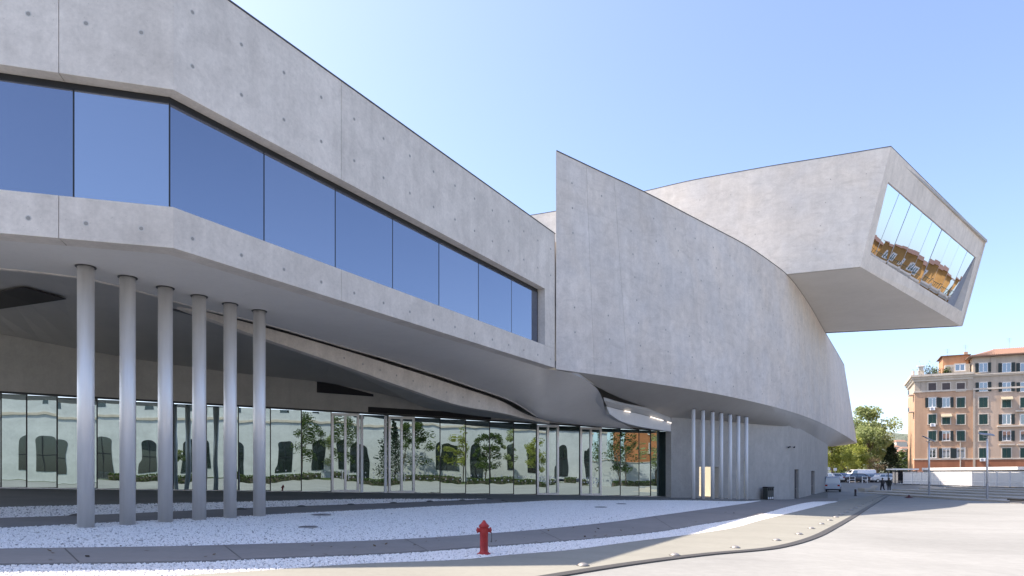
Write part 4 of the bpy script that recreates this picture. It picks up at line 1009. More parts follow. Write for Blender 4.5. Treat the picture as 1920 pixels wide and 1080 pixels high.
M['leaf_mid'] = leaf_mat('green leaves', (.06, .10, .025), (.045, .08, .02), (.10, .15, .04))
M['leaf_grey'] = leaf_mat('dry brownish twigs', (.16, .12, .08), (.12, .10, .06), (.2, .16, .11))
M['bark'] = ground_mat('bark', (.10, .08, .06), (.16, .13, .10), s1=2, s2=9, spread=.2)
def tree(name, label, cat, loc, h, w_, leaf, nleaf, size, trunk=.28, kind_='round', seed=1, group=None, lean=0):
    rn = random.Random(seed); t = thing(name, label, cat, loc, 0, group)
    b = MB(); top = h*(.9 if kind_ == 'cone' else .75)
    b.tube([(0, 0, -.2), (.03*h*lean, 0, h*.2), (.05*h*lean, .02*h, h*.45), (.05*h*lean, 0, top)], [trunk, trunk*.8, trunk*.5, trunk*.12], 8)
    clumps = []
    n = 26 if kind_ != 'cone' else 34
    for i in range(n):
        if kind_ == 'cone':
            z = h*(.12+.86*(i+.5)/n); rr = w_/2*(1-(z/h))*1.05+.1; a = i*2.4; c = Vector((rr*.6*math.cos(a), rr*.6*math.sin(a), z-rr*.15)); cr = rr*.62+.15
        else:
            u = rn.random(); z = h*(.30+.66*u); prof = math.sin(math.pi*min(1, max(.06, (u*.86+.12))))**.7
            a = rn.random()*6.28; rr = w_/2*prof*math.sqrt(rn.random())*.85; c = Vector((rr*math.cos(a), rr*math.sin(a), z)); cr = w_*(.10+.10*rn.random())
        clumps.append((c, cr))
        if i % 2 == 0:
            z0 = max(h*.15, c.z-.25*h*rn.random()-.1*h); b.tube([(.04*h*lean, 0, z0), tuple(Vector((0, 0, z0)).lerp(c, .6)+Vector((0, 0, .03*h))), tuple(c)], [trunk*.3, trunk*.16, trunk*.04], 5)
    b.build('trunk', M['bark'], t, True, False)
    vs, fs = [], []
    for k in range(nleaf):
        c, cr = clumps[rn.randrange(len(clumps))]
        d = Vector((rn.gauss(0, 1), rn.gauss(0, 1), rn.gauss(0, 1))).normalized()*cr*(rn.random()**.45)
        d.z *= .75; p = c+d; s = size*(.6+.8*rn.random())
        u = Vector((rn.gauss(0, 1), rn.gauss(0, 1), rn.gauss(0, .7))).normalized(); v = u.orthogonal().normalized(); v = (v*math.cos(k)+u.cross(v)*math.sin(k))
        o = len(vs); vs += [p-u*s*.5, p+v*s*.32, p+u*s*.5, p-v*s*.32]; fs.append((o, o+1, o+2, o+3))
    mb = MB(); mb.add(vs, fs); mb.build('crown', leaf, t, False, False, fix=False); return t
def far(px, Y): x = (px-CX)/F*Y; return (x, Y, gz(x, Y)-.02)
tree('leafy_tree', 'tall pale green tree with a loose crown behind the parked cars', 'tree', far(1629, 142), 15.6, 12.5, M['leaf_light'], 9000, .46, .35, seed=3)
tree('leafy_tree', 'slender pale green treetop just beyond the end of the curved wall', 'tree', far(1602, 150), 14.2, 9.5, M['leaf_light'], 5200, .46, .3, seed=9)
tree('round_tree', 'yellow-green bushy tree directly beside the museum base', 'tree', far(1560, 134), 9.0, 9, M['leaf_yellow'], 5200, .4, .25, seed=4)
tree('round_tree', 'yellow-green bushy tree behind the dark estate car', 'tree', far(1592, 138), 9.0, 9, M['leaf_yellow'], 5000, .4, .25, seed=5)
tree('round_tree', 'mid green tree low behind the white hatchback', 'tree', far(1646, 150), 9.4, 8.5, M['leaf_light'], 4200, .42, .25, seed=6)
tree('bare_tree', 'small brownish tree behind the white van', 'tree', far(1640, 134), 5.0, 4.5, M['leaf_grey'], 900, .25, .15, seed=16)
tree('conifer_tree', 'dark green conifer left of the pink apartment building', 'tree', far(1671, 140), 8.4, 6.2, M['leaf_dark'], 2600, .4, .25, 'cone', 7)
tree('conifer_tree', 'second dark conifer close to the corner of the pink apartment building', 'tree', far(1703, 165), 7.6, 4.5, M['leaf_dark'], 1300, .4, .2, 'cone', 8)
tree('round_tree', 'olive green tree just left of the pink apartment building', 'tree', far(1690, 155), 6.8, 5, M['leaf_mid'], 1300, .4, .2, seed=11)
tree('round_tree', 'dark bushy tree in the gap beside the museum base', 'tree', far(1570, 152), 6.5, 6, M['leaf_mid'], 1500, .4, .2, seed=12)
def hill():
    b = MB(); rows = []
    for j in range(14):
        r = []
        for i in range(60):
            x = 120+i*14; y = 520+j*22
            cr = math.exp(-((x-340)/150)**2)*37+math.exp(-((x-700)/200)**2)*18
            z = cr*math.sin(math.pi*min(1, (j+.3)/9))**1.0+(3*math.sin(x*.05+j)+2*math.sin(x*.13+j*2))*(j > 0)
            r.append(Vector((x, y, max(-3, z)-1.5)))
        rows.append(r)
    b.grid(rows); m = mat('wooded hillside', (.09, .12, .08), .95); t = NT(m); p_ = t.pos()
    t.l(t.mix(t.ramp(t.noise(p_, .06, 5, .7), [(.35, 0), (.65, 1)]), (.085, .115, .085), (.17, .19, .155)), t.b.inputs['Base Color']); t.bump(t.noise(p_, .12, 4, .7), 1, 6)
    return kind(b.build('hill', m, smooth=True), 'structure')
hill()
M['cream_wall'] = mat('cream house wall', (.55, .50, .42), .9); M['tile'] = mat('terracotta roof tile', (.25, .145, .105), .85)
for i, (px, py, Y, s) in enumerate(((1687, 833, 560, 9), (1676, 843, 548, 7), (1697, 846, 540, 8), (1709, 836, 560, 7), (1690, 852, 530, 8))):
    p = Py(px, py, Y); t = thing('hillside_house', ('pale house highest on the wooded hill', 'small pale house on the hill near the tall tree', 'pale house halfway down the hill', 'pale house on the hill beside the apartment corner', 'lowest pale house at the foot of the hill')[i], 'house', (p.x, p.y, p.z-5), 0, 'houses on the hill')
    b = MB(); b.box((0, 0, 3), (s, 6, 8)); b.build('wall', M['cream_wall'], t, False, False)
    b = MB(); b.hexa([(-s/2-.4, -3.4, 7), (s/2+.4, -3.4, 7), (s/2+.4, 3.4, 7), (-s/2-.4, 3.4, 7)], [(-s/2+1, -.2, 8.6), (s/2-1, -.2, 8.6), (s/2-1, .2, 8.6), (-s/2+1, .2, 8.6)]); b.build('roof', M['tile'], t, False, False)

# ------------------------------------------------------------------ apartment buildings
def stucco(name, a, b):
    m = mat(name, a, .9, spec=.2); t = NT(m); p_ = t.pos()
    c = t.mix(t.ramp(t.noise(p_, .25, 5, .65, .4), [(.3, 0), (.7, 1)]), a, b)
    c = t.mix(.6, c, t.ramp(t.noise(t.pos((1, 1, .12)), .8, 5, .7), [(.3, .72), (.6, 1.05)]), 'MULTIPLY')
    t.l(c, t.b.inputs['Base Color']); t.bump(t.noise(p_, 6, 3, .6), .1, .02); return m
M['salmon'] = stucco('salmon stucco', (.46, .285, .19), (.50, .33, .225)); M['beige'] = stucco('beige stucco', (.41, .35, .285), (.47, .40, .33))
M['pinkish'] = stucco('pale pink stucco', (.47, .35, .27), (.51, .395, .31)); M['brick_red'] = stucco('red plinth stucco', (.30, .12, .07), (.34, .15, .09))
M['ochre'] = stucco('ochre stucco', (.30, .16, .05), (.34, .19, .07)); M['tile_brown'] = mat('brown roof tile', (.12, .065, .045), .85); M['trim'] = stucco('stone trim', (.52, .47, .40), (.58, .52, .45))
M['shutter'] = mat('dark green shutter', (.012, .055, .045), .6); M['shutter_dark'] = mat('blackish green shutter', (.015, .028, .028), .6); M['roller'] = mat('brown roller blind', (.075, .06, .06), .7)
M['eaves'] = mat('brown eaves', (.16, .10, .07), .8)
def facade_frame(O, ang):
    e = Vector((math.cos(ang), math.sin(ang), 0)); n_ = Vector((e.y, -e.x, 0)); return O, e, n_
class Fac:
    def __init__(s, O, ang, parent): s.O, s.e, s.n = Vector(O), Vector((math.cos(ang), math.sin(ang), 0)), Vector((math.sin(ang), -math.cos(ang), 0)); s.p = parent
    def at(s, u, d, z): q = s.O+s.e*u+s.n*d; return Vector((q.x, q.y, z))
    def box(s, mb, u0, u1, z0, z1, d0, d1):
        mb.hexa([s.at(u0, d0, z0), s.at(u1, d0, z0), s.at(u1, d1, z0), s.at(u0, d1, z0)], [s.at(u0, d0, z1), s.at(u1, d0, z1), s.at(u1, d1, z1), s.at(u0, d1, z1)]); return mb
    def part(s, name, m, *boxes, parent=None):
        mb = MB()
        for bx_ in boxes: s.box(mb, *bx_)
        return mb.build(name, m, parent or s.p)
    def window(s, u, z, w_, h, mode, arch=False):
        sur = s.part('window', M['trim'], (u-w_/2-.16, u-w_/2, z-h/2, z+h/2, .003, .07), (u+w_/2, u+w_/2+.16, z-h/2, z+h/2, .003, .07), (u-w_/2-.16, u+w_/2+.16, z+h/2, z+h/2+.17, .003, .08), (u-w_/2-.2, u+w_/2+.2, z-h/2-.14, z-h/2, .003, .14))
        idm = lambda o: setattr(o, 'matrix_parent_inverse', Matrix.Identity(4))
        if mode == 'roller': o = s.part('roller_blind', M['roller'], (u-w_/2, u+w_/2, z-h/2, z+h/2, .004, .05), parent=sur); par(o, sur, False); return
        if mode == 'closed':
            for a, b in ((u-w_/2+.01, u-.015), (u+.015, u+w_/2-.01)):
                bxs = [(a, b, z-h/2, z+h/2, .006, .045)]+[(a+.05, b-.05, z-h/2+.1+k*h/9, z-h/2+.1+k*h/9+.08, .045, .065) for k in range(9)]
                s.part('shutter', M['shutter'], *bxs, parent=sur)
            return
        s.part('pane', M['glass_dark'], (u-w_/2, u+w_/2, z-h/2, z+h/2, .004, .02), parent=sur)
        s.part('sash', M['white_metal'], (u-.05, u+.05, z-h/2, z+h/2, .021, .05), (u-w_/2, u-w_/2+.09, z-h/2, z+h/2, .021, .05), (u+w_/2-.09, u+w_/2, z-h/2, z+h/2, .021, .05), (u-w_/2+.09, u+w_/2-.09, z+h/2-.09, z+h/2, .021, .05), (u-w_/2+.09, u+w_/2-.09, z-h/2, z-h/2+.09, .021, .05), parent=sur)
        if mode in ('open', 'openL'):
            for sg in (-1, 1):
                if mode == 'openL' and sg > 0: continue
                a = u+sg*(w_/2+.02); b = u+sg*(w_/2+w_*.42); a, b = min(a, b), max(a, b)
                s.part('shutter', M['shutter_dark'], (a, b, z-h/2, z+h/2, .09, .13), *[(a+.05, b-.05, z-h/2+.1+k*h/9, z-h/2+.1+k*h/9+.08, .13, .145) for k in range(9)], parent=sur)
ANG = R(-26); OY = 132.0
OX = (1715-CX)/F*OY
apt = thing('apartment_building', 'salmon pink apartment building with green shutters and a roof terrace', 'building', (OX, OY, 0))
fa = Fac((OX, OY, 0), ANG, apt)
def upx(px): k = (px-CX)/F; return (OY*k-OX)/(math.cos(ANG)-k*math.sin(ANG))
def zpy(u, py): q = fa.at(u, 0, 0); return EYE+(CY-py)/F*q.y
zc0, zc1 = zpy(0, 716), zpy(0, 704)
UR = 9.6; UE = 30.0; DEP = 14
fa.part('lower_wall', M['salmon'], (0, UR+.0, 0, zpy(0, 735), -DEP, 0)); fa.part('lower_wall', M['pinkish'], (UR, UE, 0, zpy(0, 735), -DEP, .12))
fa.part('upper_wall', M['beige'], (0, UR, zpy(0, 735), zc1, -DEP, .004), (UR, UE, zpy(0, 735), zpy(UR, 671), -DEP, .124))
fa.part('plinth', M['brick_red'], (-.05, UR, 0, zpy(0, 862.5), -.5, .06), (UR, UE, 0, zpy(0, 862.5), -.5, .18))
fa.part('string_course', M['trim'], (-.15, UR, zpy(0, 736.5), zpy(0, 733.5), -2, .16), (UR, UE, zpy(0, 736.5), zpy(0, 733.5), -2, .30), (-.1, UR, zpy(0, 862.5), zpy(0, 860), -2, .12), (UR, UE, zpy(0, 862.5), zpy(0, 860), -2, .25))
fa.part('cornice', M['trim'], (-.25, UR, zc0, zc0+.45, -DEP-.2, .3), (-.45, UR, zc0+.45, zc0+.85, -DEP-.4, .55), (-.75, UR, zc0+.85, zc1, -DEP-.6, .9), (UR, UE, zpy(UR, 706.5), zpy(UR, 704), -2, .4), (UR, UE, zpy(UR, 704), zpy(UR, 702), -2, .55))
fa.part('pilaster', M['beige'], (0, .9, zpy(0, 735), zc0, 0, .12), (7.4+1.3, UR+.05, zpy(0, 735), zc0, 0, .2), (UR-.02, UR+.35, 0.5, zpy(0, 735), .12, .24), (12.4, 13.2, zpy(UR, 702), zpy(UR, 672), .124, .26))
# eaves and tiled roof of the right wing
ze = zpy(UR, 671)
fa.part('eaves', M['eaves'], (UR-.9, UE+.5, ze, ze+.18, -DEP-.8, 1.0))
rfm = MB(); A1 = [fa.at(UR-.9, 1.0, ze+.19), fa.at(UE+.5, 1.0, ze+.19), fa.at(UE+.5, -DEP-.8, ze+.19), fa.at(UR-.9, -DEP-.8, ze+.19)]
A2 = [fa.at(UR+4.2, -5.5, ze+2.2), fa.at(UE-4, -5.5, ze+2.2), fa.at(UE-4, -8.5, ze+2.2), fa.at(UR+4.2, -8.5, ze+2.2)]
rfm.hexa(A1, A2); roof = rfm.build('roof', M['tile'], apt)
til = MB()
for k in range(70):
    u = UR-.7+k*.30
    if u > UE: break
    lo = fa.at(u, 1.02, ze+.22); hi = fa.at(max(u, min(UR+4.2, u)) if u > UR+4.2 else UR+4.2-(UR+4.2-u)*.15, -5.5, ze+2.22)
    til.tube([lo, lo.lerp(hi, .999 if u > UR+4 else max(.15, (u-UR+.9)/5.1))], .09, 5)
kind(til.build('tile_ridges', M['tile'], apt), 'stuff')
# penthouse and terrace
pu0, pu1 = upx(1772), UR-.2; zt = zc1
fa.part('penthouse', stucco('orange stucco', (.50, .24, .13), (.54, .29, .17)), (pu0, pu1, zt, zpy(pu0, 664.5), -9, -3)); fa.part('penthouse_roof', M['eaves'], (pu0-.4, pu1+.3, zpy(pu0, 664.5), zpy(pu0, 663), -9.4, -2.6))
fa.part('penthouse_front', M['trim'], (pu0+.2, pu1, zt, zt+1.9, -3, -1.6)); fa.window(upx(1800), zt+1.05, 1.6, 1.3, 'plain')
bpy.data.objects[-1] if False else None
fa.part('terrace_parapet', M['trim'], (-.3, .0, zt, zt+.95, -3, .2), (.6, 1.6, zt, zt+.9, -.5, .1))
fa.part('chimney', M['trim'], (.7, 1.5, zt+.9, zt+1.7, -.6, 0)); fa.part('chimney_cap', M['white_metal'], (.45, 1.75, zt+1.7, zt+1.95, -.8, .2))
fa.part('chimney', M['salmon'], (pu1-.7, pu1-.1, zpy(pu0, 664), zpy(pu0, 657), -4, -3.4))
fa.part('terrace_railing', M['frame'], *[(1.9+.35*k, 1.95+.35*k, zt, zt+1.0, -.25, -.2) for k in range(12)], (1.8, 6.0, zt+.98, zt+1.04, -.26, -.19))
def shrub(u, d, z, r, label, seed, leaf='leaf_mid'):
    rn = random.Random(seed); q = fa.at(u, d, z); t = thing('terrace_shrub', label, 'plant', tuple(q), 0, 'plants on the roof terrace'); vs, fs = [], []
    for k in range(260):
        p_ = Vector((rn.gauss(0, .4), rn.gauss(0, .3), abs(rn.gauss(.5, .4))))*r; u_ = Vector((rn.gauss(0, 1), rn.gauss(0, 1), rn.gauss(0, 1))).normalized()*.14; v_ = u_.orthogonal()*.6; o = len(vs); vs += [p_-u_, p_+v_, p_+u_, p_-v_]; fs.append((o, o+1, o+2, o+3))
    b = MB(); b.add(vs, fs); b.build('foliage', M[leaf], t, False, False, fix=False)
    b = MB(); b.lathe([(.2, 0), (.28, .4)], (0, 0, -.02), 10); b.build('pot', M['tile'], t, False, False)
shrub(2.4, -.7, zt, 1.9, 'tallest potted shrub on the roof terrace next to the chimney', 1); shrub(3.6, -.7, zt, 1.1, 'low potted shrub behind the terrace railing', 2, 'leaf_light'); shrub(5.4, -.8, zt, 1.0, 'potted shrub at the far end of the terrace railing', 3)
cu = [upx(v) for v in (1748, 1774, 1801.5)]; ru = [upx(v) for v in (1843.5, 1887, 1921)]+[upx(1921)+3.6*k for k in (1, 2, 3)]
rows_y = [849.6, 817.3, 786.2, 754.8, 725.5]
modes = {(0, 0): 'plain', (0, 1): 'open', (0, 2): 'openL', (1, 0): 'closed', (1, 1): 'open', (1, 2): 'closed', (2, 0): 'closed', (2, 1): 'closed', (2, 2): 'closed', (3, 0): 'open', (3, 1): 'open', (3, 2): 'closed'}
for r_, yy in enumerate(rows_y):
    for c_, u in enumerate(cu):
        fa.window(u, zpy(u, yy), 1.3, 1.9 if r_ < 4 else 1.5, 'roller' if r_ == 4 else modes[(r_, c_)])
fa2 = Fac(fa.at(0, .122, 0), ANG, apt)
rm = {0: ['closed', 'closed', 'closed'], 1: ['closed', 'open', 'plain'], 2: ['closed', 'open', 'plain'], 3: ['closed', 'closed', 'closed'], 4: ['open', 'open', 'open']}
for r_, yy in enumerate(rows_y):
    for c_, u in enumerate(ru): fa2.window(u, zpy(u, yy), 1.35, 1.9 if r_ < 4 else 1.75, rm[r_][c_ % 3])
for c_, u in enumerate(ru): fa2.window(u, zpy(u, 689.3), 1.4, 1.75, 'open')
# door hoods and ledges of the right wing
fa2.part('window_hood', M['trim'], (ru[1]-1.5, UE, zpy(ru[1], 800.5), zpy(ru[1], 798), .003, .45), (ru[1]-1.2, ru[1]+1.2, zpy(ru[1], 835), zpy(ru[1], 832.5), .003, .4), (ru[2]-1.2, ru[2]+1.2, zpy(ru[2], 835), zpy(ru[2], 832.5), .003, .4), (ru[2]-1.4, ru[2]+1.6, zpy(ru[2], 772), zpy(ru[2], 769), .003, .5))
def aircon(u, yy, label):
    q = fa.at(u, .02, zpy(u, yy)); t = thing('air_conditioner', label, 'air conditioner', tuple(q), ANG, 'air conditioners on the facade')
    b = MB(); b.box((0, -.22, 0), (.85, .36, .6)); soften(b.build('casing', M['white_metal'], t, False, False), .02)
    b = MB(); b.tube([(-.1, -.40, 0), (-.1, -.42, 0)], .23, 14); b.build('fan_grille', M['grey_metal'], t, False, False)
    for sx in (-.3, .3):
        b = MB(); b.box((sx, -.2, -.34), (.05, .44, .06)); b.build('bracket', M['grey_metal'], t, False, False)
aircon(upx(1748), 766.5, 'upper white air conditioner under a shuttered window of the pink building'); aircon(upx(1749), 797, 'lower white air conditioner under a green shutter near the left lamp'); aircon(upx(1842), 862, 'white air conditioner low on the pink facade behind the nearer lamp')
# side balconies at the corner
for yy in (740, 772):
    z = zpy(0, yy); fa.part('side_balcony', M['trim'], (-.9, -.005, z, z+.15, -3.2, -.8)); fa.part('balcony_railing', M['frame'], (-.9, -.86, z+.15, z+1.0, -3.2, -.8))
fa.part('drainpipe', M['trim'], (upx(1799.5), upx(1799.5)+.16, 0, zpy(5, 830), .06, .2))
# ochre neighbour further along the street (seen in the box window)
UO = 31.5
och = thing('ochre_building', 'ochre apartment building along the street, mirrored in the cantilevered window', 'building', tuple(fa.at(UO, 0, 0)))
fo = Fac((OX, OY, 0), ANG, och); ZO = EYE+21.2
fo.part('wall', M['ochre'], (UO, 96, 0, ZO, -14, .3)); fo.part('cornice', M['trim'], (UO-.3, 96.3, ZO, ZO+.5, -14.4, .9), (UO-.5, 96.5, ZO+.5, ZO+.9, -14.6, 1.3)); fo.part('string_course', M['trim'], (UO, 96, ZO-4.2, ZO-3.8, 0, .5))
fo2 = Fac(fo.at(0, .302, 0), ANG, och)
for k in range(15):
    u = UO+3+k*4.1
    for z in (ZO-1.9, ZO-5.8, ZO-9.2, ZO-12.6): fo2.window(u, z, 1.4, 2.0, ('plain', 'open', 'closed')[(k+int(z)) % 3])
for (a, b_, hh, mm, nm) in ((UO+6, UO+19, 3.2, 'ochre', 'attic_storey'), (UO+27, UO+42, 3.8, 'ochre', 'attic_storey'), (UO+48, UO+60, 3.0, 'ochre', 'attic_storey')):
    fo.part(nm, M[mm], (a, b_, ZO+.9, ZO+.9+hh, -11, -2.5))
    rm_ = MB(); rm_.hexa([fo.at(a-.7, -1.8, ZO+.9+hh), fo.at(b_+.7, -1.8, ZO+.9+hh), fo.at(b_+.7, -11.7, ZO+.9+hh), fo.at(a-.7, -11.7, ZO+.9+hh)], [fo.at(a+3, -6.2, ZO+hh+2), fo.at(b_-3, -6.2, ZO+hh+2), fo.at(b_-3, -7.2, ZO+hh+2), fo.at(a+3, -7.2, ZO+hh+2)]); rm_.build('roof', M['tile_brown'], och)
    f3 = Fac(fo.at(0, -2.49, 0), ANG, och)
    for k in range(int((b_-a)/3.4)): f3.window(a+2+k*3.4, ZO+2.3, 1.3, 1.6, 'plain')
fo.part('terrace_railing', M['shutter'], *[(UO+.5+k*.6, UO+.58+k*.6, ZO+.9, ZO+1.9, -.2, -.14) for k in range(100)], (UO, UO+60, ZO+1.85, ZO+1.95, -.22, -.12))

# ------------------------------------------------------------------ behind the camera: what the shopfront mirrors
bd = Vector((ug.x, ug.y)); bo = Vector((22, -34))
bar = thing('barracks_building', 'long white two-storey building with arched dark windows, mirrored in the shopfront glass', 'building', (bo.x, bo.y, gz(bo.x, bo.y)))
wallc = ground_mat('white barracks render', (.50, .53, .54), (.60, .63, .64), s1=.3, s2=2, spread=.1)
ba = math.atan2(bd.y, bd.x)
class Fb(Fac): pass
fbk = Fac((bo.x, bo.y, 0), ba+math.pi, bar)      # facade faces the museum; u runs the other way
g0 = gz(bo.x, bo.y)-.4
fbk.part('wall', wallc, (-70, 62, g0, g0+15.2, -9, 0)); fbk.part('cornice', M['trim'], (-70.4, 62.4, g0+15.2, g0+15.7, -9.4, .5), (-70.2, 62.2, g0+10.6, g0+11.0, -9.1, .2))
rm_ = MB(); rm_.hexa([fbk.at(-71, .8, g0+15.7), fbk.at(63, .8, g0+15.7), fbk.at(63, -9.8, g0+15.7), fbk.at(-71, -9.8, g0+15.7)], [fbk.at(-68, -4, g0+18), fbk.at(60, -4, g0+18), fbk.at(60, -5, g0+18), fbk.at(-68, -5, g0+18)]); rm_.build('roof', M['tile'], bar)
dkg = coated_glass('dark barracks window', (.7, .75, .8), (.02, .028, .026), .10, 0)
archp = None
for k in range(17):
    u = -63+k*7.4
    b = MB(); w_ = 1.4; zb_ = g0+(1.9 if k % 3 else .5); poly = [fbk.at(u-w_, .01, zb_), fbk.at(u+w_, .01, zb_)]+[fbk.at(u+w_*math.cos(a), .01, g0+6.6+.8*math.sin(a)) for a in [i*math.pi/8 for i in range(9)]]
    b.extr(poly, -fbk.n*-.05); o = b.build('arched_window', dkg, bar)
    fbk.part('glazing_bar', M['frame'], (u-.06, u+.06, zb_, g0+7.3, .06, .11), (u-w_, u+w_, g0+4.4, g0+4.55, .06, .105), parent=o)
    fbk.part('upper_window', dkg, (u-.7, u+.7, g0+12.3, g0+13.6, .01, .04))
def strip(name, m, u0, u1, d0, d1, z, k='structure'):
    b = MB(); rows = []
    for i in range(60):
        u = u0+(u1-u0)*i/59; r = []
        for d in np.linspace(d0, d1, 5): q = fbk.at(u, d, 0); r.append(Vector((q.x, q.y, gz(q.x, q.y)+z)))
        rows.append(r)
    b.grid(rows); return kind(b.build(name, m), k)
M['grass'] = ground_mat('lawn', (.05, .085, .02), (.08, .12, .03), s1=.5, s2=7, spread=.3)
strip('lawn', M['grass'], -60, 60, .3, 7.5, .02)
def hedge(u0, u1, d, label, seed):
    rn = random.Random(seed); q = fbk.at((u0+u1)/2, d, 0); t = thing('clipped_hedge', label, 'hedge', (q.x, q.y, gz(q.x, q.y)), 0, 'hedges before the white building'); vs, fs = [], []
    for k in range(int((u1-u0)*170)):
        u = u0+(u1-u0)*rn.random(); p_ = fbk.at(u, d+rn.uniform(-.5, .5), 0); p_.z = gz(p_.x, p_.y)+rn.uniform(.05, 1.15); a = Vector((rn.gauss(0, 1), rn.gauss(0, 1), rn.gauss(0, 1))).normalized()*.11; b_ = a.orthogonal()*.8; o = len(vs); vs += [p_-a, p_+b_, p_+a, p_-b_]; fs.append((o, o+1, o+2, o+3))
    b = MB(); b.add(vs, fs); b.build('foliage', M['leaf_mid'], t, fix=False)
    b = MB(); fbk.box(b, u0, u1, gz(q.x, q.y)-.3, gz(q.x, q.y)+.8, d-.32, d+.32); b.build('stems', M['bark'], t)
for i, (a, b_) in enumerate(((-58, -36), (-33, -14), (-11, 6), (10, 24))): hedge(a, b_, 6.6, ('hedge at the far end before the white building', 'long hedge mirrored in the right-hand shop panes', 'hedge mirrored near the entrance doors', 'short hedge mirrored behind the tall columns')[i], 20+i)
for i, (u, d, h, w_, lf) in enumerate(((-8, 5, 11.5, 8, 'leaf_mid'), (-14, 4, 9.5, 6, 'leaf_light'), (-22, 5, 12, 5, 'leaf_dark'), (-27, 4.4, 11, 7, 'leaf_mid'), (-34, 5, 11, 6.5, 'leaf_yellow'), (-41, 5, 10, 6, 'leaf_mid'), (-47, 4, 11, 6, 'leaf_light'), (-54, 5, 10, 6, 'leaf_yellow'), (14, 4, 7, 4, 'leaf_light'))):
    q = fbk.at(u, d, 0); tree('courtyard_tree', ('leafy tree before the white building, mirrored between the first doors', 'light tree before the white building, mirrored right of the second door', 'narrow dark tree before the white building', 'bushy tree mirrored near the third glass door', 'tall yellow-green tree mirrored in the right-hand panes', 'full green tree mirrored near the last glass door', 'pale tall tree at the right part of the mirrored courtyard', 'yellow-green tree farthest along the white building', 'small pale tree mirrored behind the columns')[i], 'tree', (q.x, q.y, gz(q.x, q.y)), h, w_, M[lf], 3200, .30, .16, 'cone' if lf == 'leaf_dark' else 'round', 40+i, 'trees before the white building')

brk = thing('brick_house', 'orange brick house beyond the white building, mirrored in the last shop panes', 'house', tuple(fbk.at(-92, 0, 0)))
fb3 = Fac((bo.x, bo.y, 0), ba+math.pi, brk); gb = gz(*fbk.at(-92, 0, 0)[:2])-.5
fb3.part('wall', stucco('orange brick', (.42, .16, .07), (.48, .20, .09)), (-122, -80, gb, gb+16, -12, 3)); fb3.part('cornice', M['trim'], (-122.4, -79.6, gb+16, gb+16.6, -12.4, 3.5))
fb4 = Fac(fb3.at(0, 3.002, 0), ba+math.pi, brk)
for k in range(6):
    for z in (gb+4.5, gb+8.7, gb+12.9): fb4.window(-83-k*5.6, z, 1.5, 2.1, 'plain')
gw = thing('white_garden_wall', 'low white wall before the orange brick house, mirrored in the last shop panes', 'wall', tuple(fbk.at(-92, 8, 0)))
fb5 = Fac((bo.x, bo.y, 0), ba+math.pi, gw); fb5.part('wall_body', wallc, (-122, -64, gb, gb+5.6, 8, 8.4)); fb5.part('coping', M['trim'], (-122, -64, gb+5.6, gb+5.75, 7.9, 8.5))
for i, (u, d, h, w_, lf) in enumerate(((-66, 11, 12, 7, 'leaf_mid'), (-72, 11, 12.5, 7.5, 'leaf_light'), (-83, 10.5, 9, 5.5, 'leaf_mid'), (-100, 10.5, 8, 5, 'leaf_dark'))):
    q = fbk.at(u, d, 0); tree('courtyard_tree', ('green tree at the end of the white building', 'tall pale tree between the white building and the brick house', 'green tree before the low white wall', 'dark tree at the far end of the low white wall')[i], 'tree', (q.x, q.y, gz(q.x, q.y)), h, w_, M[lf], 1800, .32, .18, 'round', 60+i, 'trees before the white building')
hedge(-63, -60, 6.6, 'hedge past the end of the white building', 31); hedge(-100, -65, 10.5, 'long hedge before the low white wall', 32)

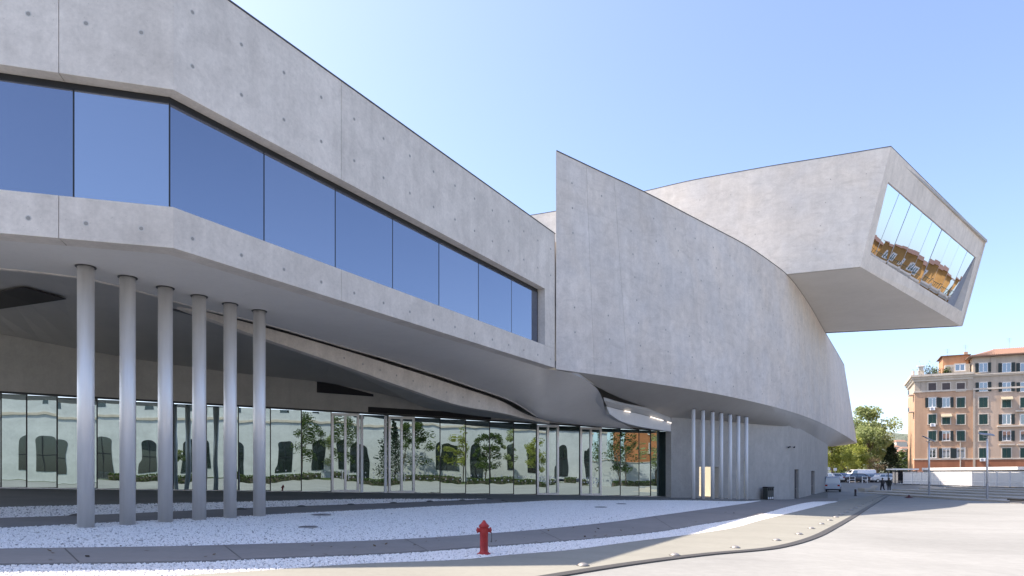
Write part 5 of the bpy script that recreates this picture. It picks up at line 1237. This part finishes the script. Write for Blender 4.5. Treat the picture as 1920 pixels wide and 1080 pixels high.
M['aerial'] = M['grey_metal']
for i, (u, d, z, hh) in enumerate(((UR-.6, -4, zpy(pu0, 663), 2.2), (pu0+1, -5, zpy(pu0, 663), 1.8), (UR+7, -7, ze+2.2, 2.4))):
    q = fa.at(u, d, z-.1); a = thing('roof_aerial', ('tallest thin aerial on the penthouse beside the chimney', 'thin aerial on the left part of the penthouse roof', 'thin aerial on the tiled roof ridge')[i], 'aerial', tuple(q), ANG, 'aerials on the apartment roof')
    b = MB(); b.tube([(0, 0, 0), (0, 0, hh)], .03, 5); b.build('mast', M['aerial'], a, False, False)
    b = MB()
    for k in range(4): b.tube([(-.45+.06*k, 0, hh-.15-k*.22), (.45-.06*k, 0, hh-.15-k*.22)], .018, 4)
    kind(b.build('crossbars', M['aerial'], a, False, False), 'stuff')

# a few dry leaves and bits blown onto the gravel and paths
rn = random.Random(77); lv = MB()
for k in range(90):
    x = rn.uniform(60, 1420); yb = interp(main_bot, x); yt = interp(main_top, x); p = Gp(x, yt+(yb+26-yt)*rn.random()**.6)
    s_ = rn.uniform(.03, .075); a = rn.random()*6.28; u_ = Vector((math.cos(a), math.sin(a), rn.uniform(-.3, .5)))*s_; v_ = Vector((-math.sin(a), math.cos(a), rn.uniform(-.2, .4)))*s_*.55; c = Vector((p.x, p.y, p.z+.075))
    lv.add([c-u_, c+v_, c+u_, c-v_], [(0, 1, 2, 3)])
kind(lv.build('fallen_leaves', mat('dry leaf', (.10, .065, .035), .8), fix=False), 'stuff')
# awnings on the apartment front
for i, (u, yy) in enumerate(((upx(1774), 776.5), (upx(1887), 744))):
    q = fa.at(u, .13 if i else .01, zpy(u, yy)); a = thing('window_awning', ('small beige awning over a window near the corner of the pink building', 'small awning over a shuttered window of the right wing')[i], 'awning', tuple(q), ANG, 'awnings on the apartment front')
    b = MB(); b.hexa([(-.9, -.02, 0), (.9, -.02, 0), (.9, -.85, -.55), (-.9, -.85, -.55)], [(-.9, -.02, .04), (.9, -.02, .04), (.9, -.85, -.51), (-.9, -.85, -.51)]); b.build('canvas', mat('awning canvas', (.30, .27, .2), .9), a, False, False)
    b = MB(); b.box((0, -.85, -.60), (1.8, .03, .16)); b.build('valance', bpy.data.materials['awning canvas'], a, False, False)
